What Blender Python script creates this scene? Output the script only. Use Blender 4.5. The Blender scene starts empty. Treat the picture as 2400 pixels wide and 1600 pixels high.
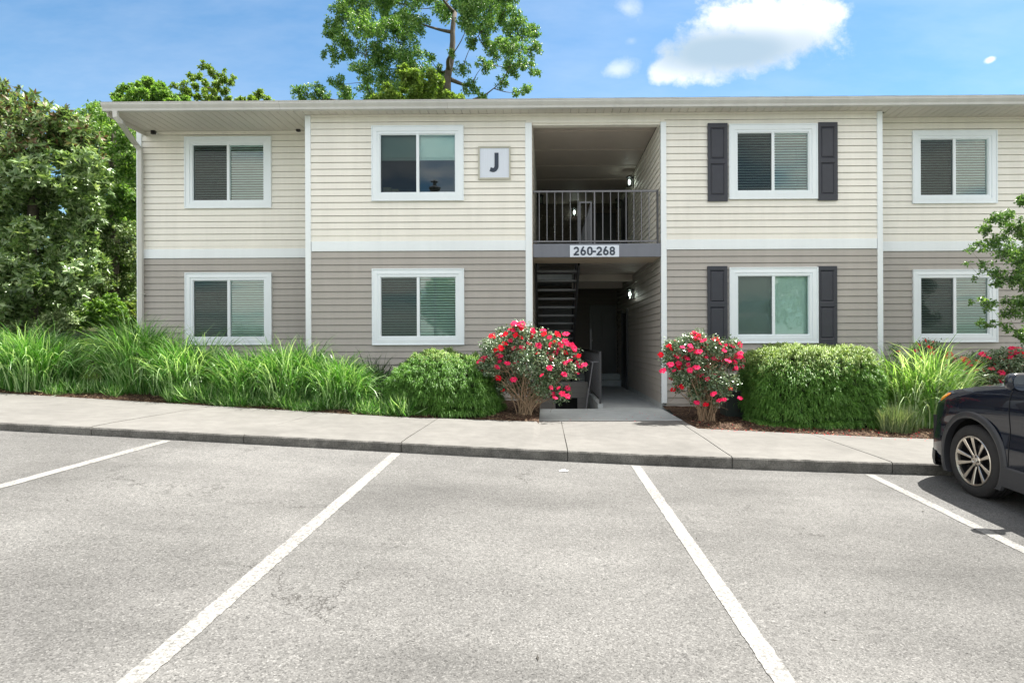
import bpy, bmesh, math, random
import numpy as np
from mathutils import Matrix, Vector, noise
random.seed(7); RNG = np.random.default_rng(7)
S = bpy.context.scene; COL = S.collection
# ------------------------------------------------------------------ camera, sky, sun, exposure
E = 1.5                                   # eye height
F, CX, CY = 1400.0, 1266.0, 802.0         # focal length and principal point in 2400 x 1600 pixels
R = Matrix.Rotation(0.0098, 3, 'Z') @ Matrix.Rotation(math.pi/2, 3, 'X') @ Matrix.Rotation(-0.0037, 3, 'Z')
cam = bpy.data.objects.new('camera', bpy.data.cameras.new('camera')); COL.objects.link(cam)
cam.matrix_world = Matrix.Translation((0, 0, E)) @ R.to_4x4()
cam.data.sensor_width = 36; cam.data.lens = F/2400*36
cam.data.shift_x = -(CX-1200)/2400; cam.data.shift_y = (CY-800)/2400
cam.data.clip_start = 0.05; cam.data.clip_end = 3000
S.camera = cam
SUN = Vector((0.42, 0.25, 1)).normalized()
sun = bpy.data.objects.new('sun', bpy.data.lights.new('sun', 'SUN')); COL.objects.link(sun)
sun.data.energy = 4.2; sun.data.angle = math.radians(0.5); sun.data.color = (1, 0.955, 0.88)
sun.rotation_euler = SUN.to_track_quat('Z', 'Y').to_euler()
S.view_settings.view_transform = 'Standard'; S.view_settings.look = 'None'
S.view_settings.gamma = 1; S.view_settings.use_curve_mapping = False
S.view_settings.exposure = 1.6
SKY = 0.10

def ray(x, y):                            # x, y in 2352-wide reading of the photo
    k = 2400/2352
    return R @ Vector(((x*k-CX)/F, -(y*k-CY)/F, -1))
def at(x, y, D):
    d = ray(x, y); return Vector((0, 0, E)) + d*(D/d.y)

# ------------------------------------------------------------------ node helpers
class NT:
    def __init__(s, tree): s.t = tree; tree.nodes.clear()
    def n(s, typ, **kw):
        nd = s.t.nodes.new(typ)
        for k, v in kw.items():
            if k == 'inp':
                for a, b in v.items():
                    if isinstance(b, bpy.types.NodeSocket): s.t.links.new(b, nd.inputs[a])
                    else: nd.inputs[a].default_value = b
            else: setattr(nd, k, v)
        return nd
    def math(s, op, a, b=0.0, clamp=False):
        return s.n('ShaderNodeMath', operation=op, use_clamp=clamp, inp={0: a, 1: b}).outputs[0]
    def ramp(s, f, stops, interp='LINEAR'):
        nd = s.n('ShaderNodeValToRGB', inp={0: f}); r = nd.color_ramp; r.interpolation = interp
        while len(r.elements) < len(stops): r.elements.new(0.5)
        for e, (p, c) in zip(r.elements, stops):
            e.position = p; e.color = (c, c, c, 1) if isinstance(c, (int, float)) else (*c, 1)
        return nd.outputs[0]
    def mix(s, f, a, b, mode='MIX'):
        nd = s.n('ShaderNodeMix', data_type='RGBA', blend_type=mode)
        for i, v in ((0, f), (6, a), (7, b)):
            if isinstance(v, bpy.types.NodeSocket): s.t.links.new(v, nd.inputs[i])
            else: nd.inputs[i].default_value = v if i == 0 else ((*v, 1) if len(v) == 3 else v)
        return nd.outputs[2]
    def noise(s, co, scale, detail=4, rough=.55, out=0, dist=0):
        return s.n('ShaderNodeTexNoise', inp={'Vector': co, 'Scale': scale, 'Detail': detail, 'Roughness': rough, 'Distortion': dist}).outputs[out]
    def link(s, a, b): s.t.links.new(a, b)

# world: physical sky with fair-weather cloud, plus unseen fill cloud
W = bpy.data.worlds.new('World'); S.world = W; W.use_nodes = True
w = NT(W.node_tree)
sk = w.n('ShaderNodeTexSky', sky_type='NISHITA', sun_disc=False)
sk.sun_elevation = math.asin(SUN.z); sk.sun_rotation = math.atan2(SUN.x, SUN.y)
sk.air_density = 1.0; sk.dust_density = .35; sk.ozone_density = 2.2
tc = w.n('ShaderNodeTexCoord').outputs['Generated']
sp = w.n('ShaderNodeSeparateXYZ', inp={0: tc})
yy = w.math('MAXIMUM', sp.outputs[1], 0.02)
u = w.math('DIVIDE', sp.outputs[0], yy); v = w.math('DIVIDE', sp.outputs[2], yy)
front = w.math('GREATER_THAN', sp.outputs[1], 0.05)
uv = w.n('ShaderNodeCombineXYZ', inp={0: u, 1: v, 2: 0.0}).outputs[0]
n1 = w.noise(uv, 7, 9, .55); n2 = w.noise(uv, 3.2, 3, .5); n3 = w.noise(uv, 26, 8, .7)
def uvpx(x, y):
    d = ray(x, y); return d.x/d.y, d.z/d.y
def puff(x, y, rx, ry, tilt, soft, amp=.55):
    cx, cy = uvpx(x, y); k = 2400/2352/F; rx *= k; ry *= k
    du = w.math('SUBTRACT', u, cx); dv = w.math('SUBTRACT', v, cy)
    c, s_ = math.cos(tilt), math.sin(tilt)
    a = w.math('ADD', w.math('MULTIPLY', du, c), w.math('MULTIPLY', dv, s_))
    b = w.math('SUBTRACT', w.math('MULTIPLY', dv, c), w.math('MULTIPLY', du, s_))
    a = w.math('DIVIDE', a, rx); b = w.math('DIVIDE', b, ry)
    r2 = w.math('SQRT', w.math('ADD', w.math('MULTIPLY', a, a), w.math('MULTIPLY', b, b)))
    nn = w.math('MULTIPLY', w.math('SUBTRACT', n1, .5), amp*2.4)
    nf = w.math('MULTIPLY', w.math('SUBTRACT', n3, .5), amp*1.3)
    d = w.math('ADD', w.math('ADD', w.math('SUBTRACT', 1.0, r2), nn), nf)
    return w.n('ShaderNodeMapRange', interpolation_type='SMOOTHSTEP', inp={0: d, 1: 0.0, 2: soft, 3: 0.0, 4: 1.0}).outputs[0]
masks = [puff(1770, 60, 190, 105, 0, .42, .55), puff(1700, 112, 205, 88, .16, .45, .5), puff(1540, 155, 65, 36, .5, .6, .6),
         puff(1440, 20, 58, 42, -.5, 1.0, .8), puff(1420, 160, 62, 34, .2, .9, .7), puff(1450, 95, 28, 18, .2, 1.4, .8), puff(2276, 137, 22, 11, .4, .7, .5)]
amps = [1, 1, .95, .45, .55, .3, .9]
m = None
for k_, a_ in zip(masks, amps):
    k_ = w.math('MULTIPLY', k_, a_); m = k_ if m is None else w.math('MAXIMUM', m, k_)
wisp = w.noise(w.n('ShaderNodeMapping', inp={0: uv, 'Rotation': (0, 0, .5), 'Scale': (1, 3.2, 1)}).outputs[0], 2.0, 6, .6)
wisp = w.math('MULTIPLY', w.ramp(wisp, [(.42, 0.0), (.8, 1.0)]), .20)
m = w.math('MULTIPLY', w.math('MAXIMUM', m, wisp), front)
# underside of the big cloud, seen from below
ux, uy = uvpx(1690, 118); kk = 2400/2352/F
a = w.math('DIVIDE', w.math('SUBTRACT', u, ux), 200*kk); b = w.math('DIVIDE', w.math('SUBTRACT', v, uy), 62*kk)
b = w.math('SUBTRACT', b, w.math('MULTIPLY', a, .10))
q = w.math('SQRT', w.math('ADD', w.math('MULTIPLY', a, a), w.math('MULTIPLY', b, b)))
q = w.math('ADD', w.math('SUBTRACT', 1.0, q), w.math('MULTIPLY', w.math('SUBTRACT', n2, .5), 1.5))
q = w.n('ShaderNodeMapRange', interpolation_type='SMOOTHSTEP', inp={0: q, 1: -.65, 2: .45, 3: 0.0, 4: 1.0}).outputs[0]
ccol = w.mix(q, (4.4, 4.45, 4.55), (1.75, 2.3, 2.8))
skc = w.mix(1.0, sk.outputs[0], (.47, .63, .655), 'MULTIPLY')
# unseen bright cloud field, added overhead and behind to fill the facade shade
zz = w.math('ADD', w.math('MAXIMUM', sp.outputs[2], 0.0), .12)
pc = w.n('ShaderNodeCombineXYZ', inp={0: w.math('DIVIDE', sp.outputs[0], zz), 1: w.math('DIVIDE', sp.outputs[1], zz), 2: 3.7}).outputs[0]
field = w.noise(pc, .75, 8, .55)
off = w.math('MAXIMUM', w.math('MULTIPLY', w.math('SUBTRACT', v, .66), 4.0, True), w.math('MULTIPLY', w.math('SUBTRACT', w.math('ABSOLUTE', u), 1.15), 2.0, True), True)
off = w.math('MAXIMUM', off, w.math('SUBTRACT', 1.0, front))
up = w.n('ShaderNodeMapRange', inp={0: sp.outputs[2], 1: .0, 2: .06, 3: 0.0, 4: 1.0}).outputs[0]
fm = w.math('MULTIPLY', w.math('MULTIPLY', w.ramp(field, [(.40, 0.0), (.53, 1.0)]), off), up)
fill_col = w.mix(w.ramp(field, [(.55, 0.0), (.75, 1.0)]), (7.6, 7.1, 6.4), (5.2, 4.9, 4.6))
col = w.mix(fm, w.mix(m, skc, ccol), fill_col)
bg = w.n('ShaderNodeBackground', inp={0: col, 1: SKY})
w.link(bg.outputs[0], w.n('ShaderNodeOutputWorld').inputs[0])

# ------------------------------------------------------------------ materials
MATS = {}
def mat(name, base, rough=.6, metal=0.0, var=0.0, vscale=4, bump=0.0, bscale=60, spec=.5, fn=None, stretch=None, coat=0):
    if name in MATS: return MATS[name]
    M = bpy.data.materials.new(name); M.use_nodes = True; t = NT(M.node_tree)
    co = t.n('ShaderNodeTexCoord').outputs['Object']
    if stretch: co = t.n('ShaderNodeMapping', inp={0: co, 'Scale': stretch}).outputs[0]
    bs = t.n('ShaderNodeBsdfPrincipled', inp={'Roughness': rough, 'Metallic': metal, 'Specular IOR Level': spec, 'Coat Weight': coat})
    c = None
    if var:
        nz = t.noise(co, vscale, 6, .65)
        c = t.mix(t.ramp(nz, [(.3, 0.0), (.7, 1.0)]), tuple(x*(1-var) for x in base), tuple(min(1, x*(1+var)) for x in base))
        t.link(c, bs.inputs[0])
    else: bs.inputs[0].default_value = (*base, 1)
    if bump:
        bp = t.n('ShaderNodeBump', inp={'Strength': bump, 'Distance': .01, 'Height': t.noise(co, bscale, 5, .7)})
        t.link(bp.outputs[0], bs.inputs['Normal'])
    out = t.n('ShaderNodeOutputMaterial'); t.link(bs.outputs[0], out.inputs[0])
    if fn: fn(t, bs, co, out)
    MATS[name] = M; return M

def leafmat(name, c1, c2, c3, rough=.4, trans=.3, spec=.5):
    M = bpy.data.materials.new(name); M.use_nodes = True; t = NT(M.node_tree)
    r = t.n('ShaderNodeNewGeometry').outputs['Random Per Island']
    co = t.n('ShaderNodeTexCoord').outputs['Object']
    c = t.ramp(r, [(0, c1), (.45, c2), (1, c3)])
    big = t.noise(co, 2.2, 2)
    c = t.mix(t.ramp(big, [(.35, 0.0), (.65, .45)]), c, c2)
    bs = t.n('ShaderNodeBsdfPrincipled', inp={0: c, 'Roughness': rough, 'Specular IOR Level': spec})
    tr = t.n('ShaderNodeBsdfTranslucent', inp={0: t.mix(1.0, c, (1.5, 1.5, .7), 'MULTIPLY')})
    mx = t.n('ShaderNodeMixShader', inp={0: trans, 1: bs.outputs[0], 2: tr.outputs[0]})
    t.link(mx.outputs[0], t.n('ShaderNodeOutputMaterial').inputs[0]); return M

def asphalt_fn(t, bs, co, out):
    v1 = t.n('ShaderNodeTexVoronoi', inp={'Vector': co, 'Scale': 150.0}).outputs['Color']
    g = t.n('ShaderNodeSeparateColor', inp={0: v1}).outputs[0]
    v2 = t.n('ShaderNodeTexVoronoi', inp={'Vector': co, 'Scale': 72.0})
    g2 = t.n('ShaderNodeSeparateColor', inp={0: v2.outputs['Color']}).outputs[0]
    speck = t.ramp(g, [(0, .075), (.15, .122), (.5, .150), (.85, .176), (1, .25)])
    speck2 = t.ramp(g2, [(0, .55), (.10, .92), (.85, 1.0), (1, 1.25)])
    c = t.mix(.75, speck, speck2, 'MULTIPLY')
    patch = t.ramp(t.noise(co, .42, 4, .6), [(.30, .74), (.60, 1.10)])
    patch2 = t.ramp(t.noise(t.n('ShaderNodeMapping', inp={0: co, 'Scale': (.5, 1.8, 1)}).outputs[0], .9, 5, .65), [(.33, .82), (.66, 1.08)])
    c = t.mix(1.0, c, patch, 'MULTIPLY'); c = t.mix(1.0, c, patch2, 'MULTIPLY')
    c = t.mix(1.0, c, (.90, .892, .868), 'MULTIPLY')
    # cracks
    wv = t.n('ShaderNodeVectorMath', operation='ADD', inp={0: co, 1: t.n('ShaderNodeVectorMath', operation='SCALE', inp={0: t.noise(co, 2.2, 6, .7, 1), 3: .9}).outputs[0]}).outputs[0]
    cr = t.n('ShaderNodeTexVoronoi', feature='DISTANCE_TO_EDGE', inp={'Vector': wv, 'Scale': .33}).outputs[0]
    line = t.ramp(cr, [(0, 1.0), (.004, 0.0)])
    on = t.ramp(t.noise(co, .8, 4), [(.50, 0.0), (.58, .85)])
    cm = t.math('MULTIPLY', line, on)
    sp_ = t.ramp(t.n('ShaderNodeTexVoronoi', inp={'Vector': co, 'Scale': 1.3}).outputs['Distance'], [(.012, 1.0), (.03, 0.0)])
    c = t.mix(t.math('MULTIPLY', sp_, .6), c, (.04, .038, .035))
    oil = t.math('MULTIPLY', t.ramp(t.noise(t.n('ShaderNodeMapping', inp={0: co, 'Location': (3, 1, 0), 'Scale': (1, .45, 1)}).outputs[0], .75, 7, .7), [(.58, 0.0), (.74, .40)]), 1.0)
    c = t.mix(oil, c, (.085, .082, .078)); c = t.mix(cm, c, (.045, .043, .04))
    t.link(c, bs.inputs[0])
    h = t.math('ADD', t.math('MULTIPLY', g, .4), t.math('SUBTRACT', t.noise(co, 160, 3), t.math('MULTIPLY', cm, 2.0)))
    t.link(t.n('ShaderNodeBump', inp={'Strength': .55, 'Distance': .004, 'Height': h}).outputs[0], bs.inputs['Normal'])
ASPH = mat('asphalt', (.2, .2, .2), .9, fn=asphalt_fn, spec=.25)

def paint_fn(t, bs, co, out):
    n = t.noise(co, 34, 8, .8); n_ = t.noise(co, 1.6, 3, .5)
    thr = t.math('ADD', n,  t.math('MULTIPLY', t.math('SUBTRACT', n_, .5), .35))
    worn = t.ramp(thr, [(.50, 0.0), (.57, .9)])
    g = t.n('ShaderNodeSeparateColor', inp={0: t.n('ShaderNodeTexVoronoi', inp={'Vector': co, 'Scale': 95.0}).outputs['Color']}).outputs[0]
    c = t.mix(worn, t.ramp(g, [(0, .16), (.3, .235), (1, .29)]), t.ramp(g, [(0, .10), (1, .24)]))
    c = t.mix(1.0, c, (1, .99, .95), 'MULTIPLY'); t.link(c, bs.inputs[0])
    t.link(t.n('ShaderNodeBump', inp={'Strength': .4, 'Distance': .004, 'Height': g}).outputs[0], bs.inputs['Normal'])
PAINT = mat('road_paint', (.7, .7, .7), .8, fn=paint_fn, spec=.3)

def conc_fn(lo, hi, pit, tint=(1, .985, .95)):
    def fn(t, bs, co, out):
        a = t.ramp(t.noise(co, 1.1, 6, .6), [(.3, lo), (.7, hi)])
        f = t.ramp(t.noise(co, 140 if pit < .5 else 70, 4, .7), [(.3, .88 if pit < .5 else .6), (.7, 1.08 if pit < .5 else 1.4)])
        c = t.mix(1.0, a, f, 'MULTIPLY')
        st = t.ramp(t.noise(co, 5, 8, .7), [(.42, .90 if pit < .5 else .65), (.60, 1.03)]); c = t.mix(1.0, c, st, 'MULTIPLY')
        pv = t.n('ShaderNodeTexVoronoi', inp={'Vector': co, 'Scale': 75.0}).outputs['Distance']
        pm = t.math('MULTIPLY', t.ramp(pv, [(.10, 1.0), (.22, 0.0)]), t.ramp(t.noise(co, 14, 4), [(.5, 0.0), (.62, pit)]))
        c = t.mix(pm, c, (lo*.3, lo*.29, lo*.27)); c = t.mix(1.0, c, tint, 'MULTIPLY'); t.link(c, bs.inputs[0])
        h = t.math('SUBTRACT', t.noise(co, 60, 6, .7), pm)
        t.link(t.n('ShaderNodeBump', inp={'Strength': .35, 'Distance': .006, 'Height': h}).outputs[0], bs.inputs['Normal'])
    return fn
CONC = mat('sidewalk_concrete', (.3, .3, .3), .85, fn=conc_fn(.150, .192, .25, (1, .975, .92)), spec=.25)
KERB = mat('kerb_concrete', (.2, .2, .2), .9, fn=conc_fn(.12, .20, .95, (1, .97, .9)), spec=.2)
SLAB = mat('slab_concrete', (.3, .3, .3), .8, fn=conc_fn(.46, .56, .3, (.94, 1, 1)), spec=.3)
JOINT = mat('joint_dirt', (.06, .055, .045), .95)

def vinyl_fn(t, bs, co, out):
    pass
def streak(dark):
    def fn(t, bs, co, out):
        base = bs.inputs[0].default_value[:3]
        m1 = t.n('ShaderNodeMapping', inp={0: co, 'Scale': (1.4, 1, .16)}).outputs[0]
        c = t.mix(t.ramp(t.noise(m1, 3.0, 7, .65), [(.35, 0.0), (.75, 1.0)]), base, tuple(x*dark for x in base))
        c2 = t.ramp(t.noise(co, .55, 3, .5), [(.3, .95), (.7, 1.03)])
        t.link(t.mix(1.0, c, c2, 'MULTIPLY'), bs.inputs[0])
        m2 = t.n('ShaderNodeMapping', inp={0: co, 'Scale': (1, 1, 9)}).outputs[0]
        t.link(t.n('ShaderNodeBump', inp={'Strength': .10, 'Distance': .01, 'Height': t.noise(m2, 5, 6, .6)}).outputs[0], bs.inputs['Normal'])
    return fn
BEIGE = mat('beige_siding', (.85, .825, .755), .5, fn=streak(.90), spec=.35)
TAUPE = mat('taupe_siding', (.43, .402, .37), .5, fn=streak(.88), spec=.35)
WHITE = mat('white_trim', (.84, .89, .92), .4, fn=streak(.94))
CASING = mat('white_casing', (.82, .88, .92), .35, fn=streak(.96))
GUTTER = mat('gutter_metal', (.58, .58, .555), .4, fn=streak(.85))
SOFFIT = mat('soffit_vinyl', (.60, .575, .52), .55, fn=streak(.92))
CHAR = mat('charcoal_shutter', (.028, .031, .044), .45, var=.1, vscale=8)
IRON = mat('charcoal_metal', (.045, .045, .05), .42, var=.12, vscale=7)
RAILM = mat('grey_rail_paint', (.15, .15, .165), .4, var=.1, vscale=9)
BEAM = mat('grey_beam_paint', (.17, .18, .215), .5, fn=streak(.85))
TAN = mat('tan_paint', (.52, .43, .33), .6, var=.06, vscale=2)
CEIL = mat('ceiling_paint', (.46, .41, .36), .6, var=.05, vscale=2)
DARKIN = mat('dark_door_paint', (.03, .03, .034), .4)
ROOM = mat('room_wall', (.22, .21, .2), .9)
SHINGLE = mat('roof_shingles', (.12, .11, .10), .9, var=.3, vscale=20, bump=.5, bscale=50)
BLINDW = mat('blind_slats', (.86, .92, .88), .5)
SHADE = mat('roller_shade', (.78, .83, .80), .7, var=.03)
BOARDW = mat('sign_board_white', (.66, .71, .80), .45, var=.04, vscale=6, stretch=(8, 1, .5))
SIGNBLUE = mat('sign_letter_slate', (.028, .04, .065), .45)
BLACKP = mat('black_plastic', (.012, .012, .013), .35)
CAMW = mat('white_plastic', (.7, .7, .7), .4)
CARD = mat('tan_cardboard', (.48, .38, .24), .8, var=.1)
def glass_fn(refl):
    def fn(t, bs, co, out):
        fr = t.n('ShaderNodeFresnel', inp={0: 1.55}).outputs[0]
        k = t.math('ADD', t.math('MULTIPLY', fr, 1.3), refl, True)
        wob = t.n('ShaderNodeBump', inp={'Strength': .03, 'Distance': .05, 'Height': t.noise(co, 1.3, 2, .4)}).outputs[0]
        gl = t.n('ShaderNodeBsdfGlossy', inp={0: (.92, 1, 1, 1), 'Roughness': .012})
        tr = t.n('ShaderNodeBsdfTransparent', inp={0: (.79, .935, .895, 1)})
        t.link(t.n('ShaderNodeMixShader', inp={0: k, 1: tr.outputs[0], 2: gl.outputs[0]}).outputs[0], out.inputs[0])
    return fn
GLASS = mat('window_glass', (1, 1, 1), fn=glass_fn(.035))
def screen_fn(t, bs, co, out):
    tr = t.n('ShaderNodeBsdfTransparent', inp={0: (.85, .85, .85, 1)})
    df = t.n('ShaderNodeBsdfDiffuse', inp={0: (.035, .037, .04, 1)})
    t.link(t.n('ShaderNodeMixShader', inp={0: .40, 1: tr.outputs[0], 2: df.outputs[0]}).outputs[0], out.inputs[0])
SCREEN = mat('insect_mesh', (.03, .03, .03), fn=screen_fn)
LAMPGL = mat('lantern_glass', (1, 1, 1), fn=glass_fn(.03))
def emit(name, c, s):
    M = bpy.data.materials.new(name); M.use_nodes = True; t = NT(M.node_tree)
    t.link(t.n('ShaderNodeEmission', inp={0: (*c, 1), 1: s}).outputs[0], t.n('ShaderNodeOutputMaterial').inputs[0]); return M
BULB = emit('lit_bulb', (1, .95, .88), 6)

def mulch_fn(t, bs, co, out):
    vv = t.n('ShaderNodeTexVoronoi', inp={'Vector': t.n('ShaderNodeMapping', inp={0: co, 'Scale': (1, 1.8, 1)}).outputs[0], 'Scale': 34.0})
    g = t.n('ShaderNodeSeparateColor', inp={0: vv.outputs['Color']}).outputs[0]
    c = t.ramp(g, [(0, (.018, .010, .007)), (.5, (.055, .03, .02)), (.85, (.10, .06, .04)), (1, (.22, .16, .10))])
    t.link(c, bs.inputs[0])
    t.link(t.n('ShaderNodeBump', inp={'Strength': 1.0, 'Distance': .02, 'Height': t.math('ADD', g, t.noise(co, 40, 5))}).outputs[0], bs.inputs['Normal'])
MULCH = mat('bark_mulch', (.05, .03, .02), .9, fn=mulch_fn, spec=.2)
def chip_mat():
    M = leafmat('bark_chips', (.05, .028, .02), (.13, .08, .05), (.40, .30, .19), .8, .0, .2); return M
CHIP = chip_mat()
def turf_fn(t, bs, co, out):
    c = t.ramp(t.noise(co, 30, 8, .8), [(.3, (.012, .03, .008)), (.5, (.035, .07, .018)), (.7, (.07, .10, .03))])
    c = t.mix(t.ramp(t.noise(co, .7, 4), [(.4, 0.0), (.7, .6)]), c, (.07, .055, .03)); t.link(c, bs.inputs[0])
    t.link(t.n('ShaderNodeBump', inp={'Strength': 1.0, 'Distance': .05, 'Height': t.noise(co, 25, 6, .8)}).outputs[0], bs.inputs['Normal'])
TURF = mat('rough_turf', (.04, .08, .02), .9, fn=turf_fn, spec=.1)
BARK = mat('tree_bark', (.10, .085, .07), .9, var=.35, vscale=9, bump=.6, bscale=30, stretch=(1, 1, .3))
CANE = mat('rose_cane', (.30, .21, .13), .8, var=.35, vscale=30)
L_MAG = leafmat('magnolia_leaf', (0.05, 0.1, 0.03), (0.15, 0.25, 0.085), (0.46, 0.58, 0.32), .27, .28, .6)
L_MAGR = leafmat('magnolia_rust_leaf', (0.12, 0.06, 0.035), (0.2, 0.13, 0.08), (0.26, 0.3, 0.15), .4, .15)
L_BRIGHT = leafmat('bright_leaf', (0.05, 0.13, 0.02), (0.12, 0.25, 0.04), (0.32, 0.48, 0.14), .45, .4)
L_BIG = leafmat('maple_leaf', (0.03, 0.085, 0.02), (0.1, 0.23, 0.045), (0.34, 0.5, 0.18), .38, .3, .6)
L_YOUNG = leafmat('young_tree_leaf', (.06,.12,.02), (.14,.24,.04), (.34,.46,.12), .45, .4)
L_OLIVE = leafmat('olive_leaf', (0.07, 0.12, 0.02), (0.15, 0.24, 0.05), (0.34, 0.4, 0.14), .45, .35)
L_VINE = leafmat('vine_leaf', (0.05, 0.1, 0.03), (0.16, 0.24, 0.09), (0.42, 0.5, 0.28), .5, .25)
L_GRASS = leafmat('tall_grass_blade', (0.016, 0.08, 0.01), (0.09, 0.27, 0.03), (0.58, 0.77, 0.42), .33, .32, .65)
L_GRASSD = leafmat('dark_grass_blade', (.012, .035, .01), (.03, .08, .018), (.06, .12, .03), .4, .25)
L_GRASSY = leafmat('pale_grass_blade', (0.05, 0.16, 0.025), (0.22, 0.4, 0.09), (0.7, 0.8, 0.58), .33, .35, .6)
L_STRAW = leafmat('straw_grass_blade', (0.05, 0.1, 0.035), (0.14, 0.21, 0.09), (0.34, 0.38, 0.22), .5, .3)
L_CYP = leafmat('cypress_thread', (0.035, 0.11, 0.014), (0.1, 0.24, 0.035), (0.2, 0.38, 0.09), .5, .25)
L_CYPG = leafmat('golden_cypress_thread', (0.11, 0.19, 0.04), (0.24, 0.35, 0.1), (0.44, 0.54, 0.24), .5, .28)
L_ROSE = leafmat('rose_leaf', (0.03, 0.075, 0.03), (0.11, 0.18, 0.085), (0.4, 0.5, 0.34), .24, .15, .8)
L_MYR = leafmat('myrtle_leaf', (0.035, 0.09, 0.025), (0.08, 0.18, 0.04), (0.24, 0.38, 0.12), .33, .35, .6)
PETAL = leafmat('rose_petal', (0.7, 0.006, 0.06), (0.82, 0.015, 0.11), (0.92, 0.09, 0.25), .7, .3, .1)
PETAL2 = leafmat('rose_petal_deep', (0.58, 0.003, 0.02), (0.74, 0.006, 0.03), (0.82, 0.03, 0.06), .7, .3, .1)
HULL = mat('shade_dark_core', (.03, .04, .015), .95, var=.5, vscale=15, bump=1, bscale=20)

# ------------------------------------------------------------------ mesh helpers
def obj(name, verts, faces, m, parent=None, smooth=False, idx=None):
    me = bpy.data.meshes.new(name); me.from_pydata([tuple(v) for v in verts], [], faces)
    for x in (m if isinstance(m, (list, tuple)) else [m]): me.materials.append(x)
    if idx is not None: me.polygons.foreach_set('material_index', idx)
    if smooth: me.polygons.foreach_set('use_smooth', [True]*len(faces))
    me.update(); o = bpy.data.objects.new(name, me); COL.objects.link(o); o.parent = parent; return o
def npobj(name, V, Fq, m, parent=None, smooth=False, idx=None):
    """fast: V (N,3), Fq (M,k)"""
    me = bpy.data.meshes.new(name); V = np.ascontiguousarray(V, dtype=np.float32); Fq = np.ascontiguousarray(Fq, dtype=np.int32)
    n, k = Fq.shape
    me.vertices.add(len(V)); me.vertices.foreach_set('co', V.ravel())
    me.loops.add(n*k); me.loops.foreach_set('vertex_index', Fq.ravel())
    me.polygons.add(n); me.polygons.foreach_set('loop_start', np.arange(0, n*k, k, dtype=np.int32))
    try: me.polygons.foreach_set('loop_total', np.full(n, k, dtype=np.int32))
    except Exception: pass
    for x in (m if isinstance(m, (list, tuple)) else [m]): me.materials.append(x)
    if idx is not None: me.polygons.foreach_set('material_index', idx)
    if smooth: me.polygons.foreach_set('use_smooth', np.ones(n, dtype=bool))
    me.update(calc_edges=True); me.validate()
    o = bpy.data.objects.new(name, me); COL.objects.link(o); o.parent = parent; return o
def tag(o, label=None, cat=None, group=None, kind=None):
    if label: o['label'] = label
    if cat: o['category'] = cat
    if group: o['group'] = group
    if kind: o['kind'] = kind
    return o
def thing(name, loc, label, cat, group=None):
    o = bpy.data.objects.new(name, None); COL.objects.link(o); o.location = loc; o.empty_display_size = .1
    bpy.context.view_layer.update() if False else None
    return tag(o, label, cat, group)

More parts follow.
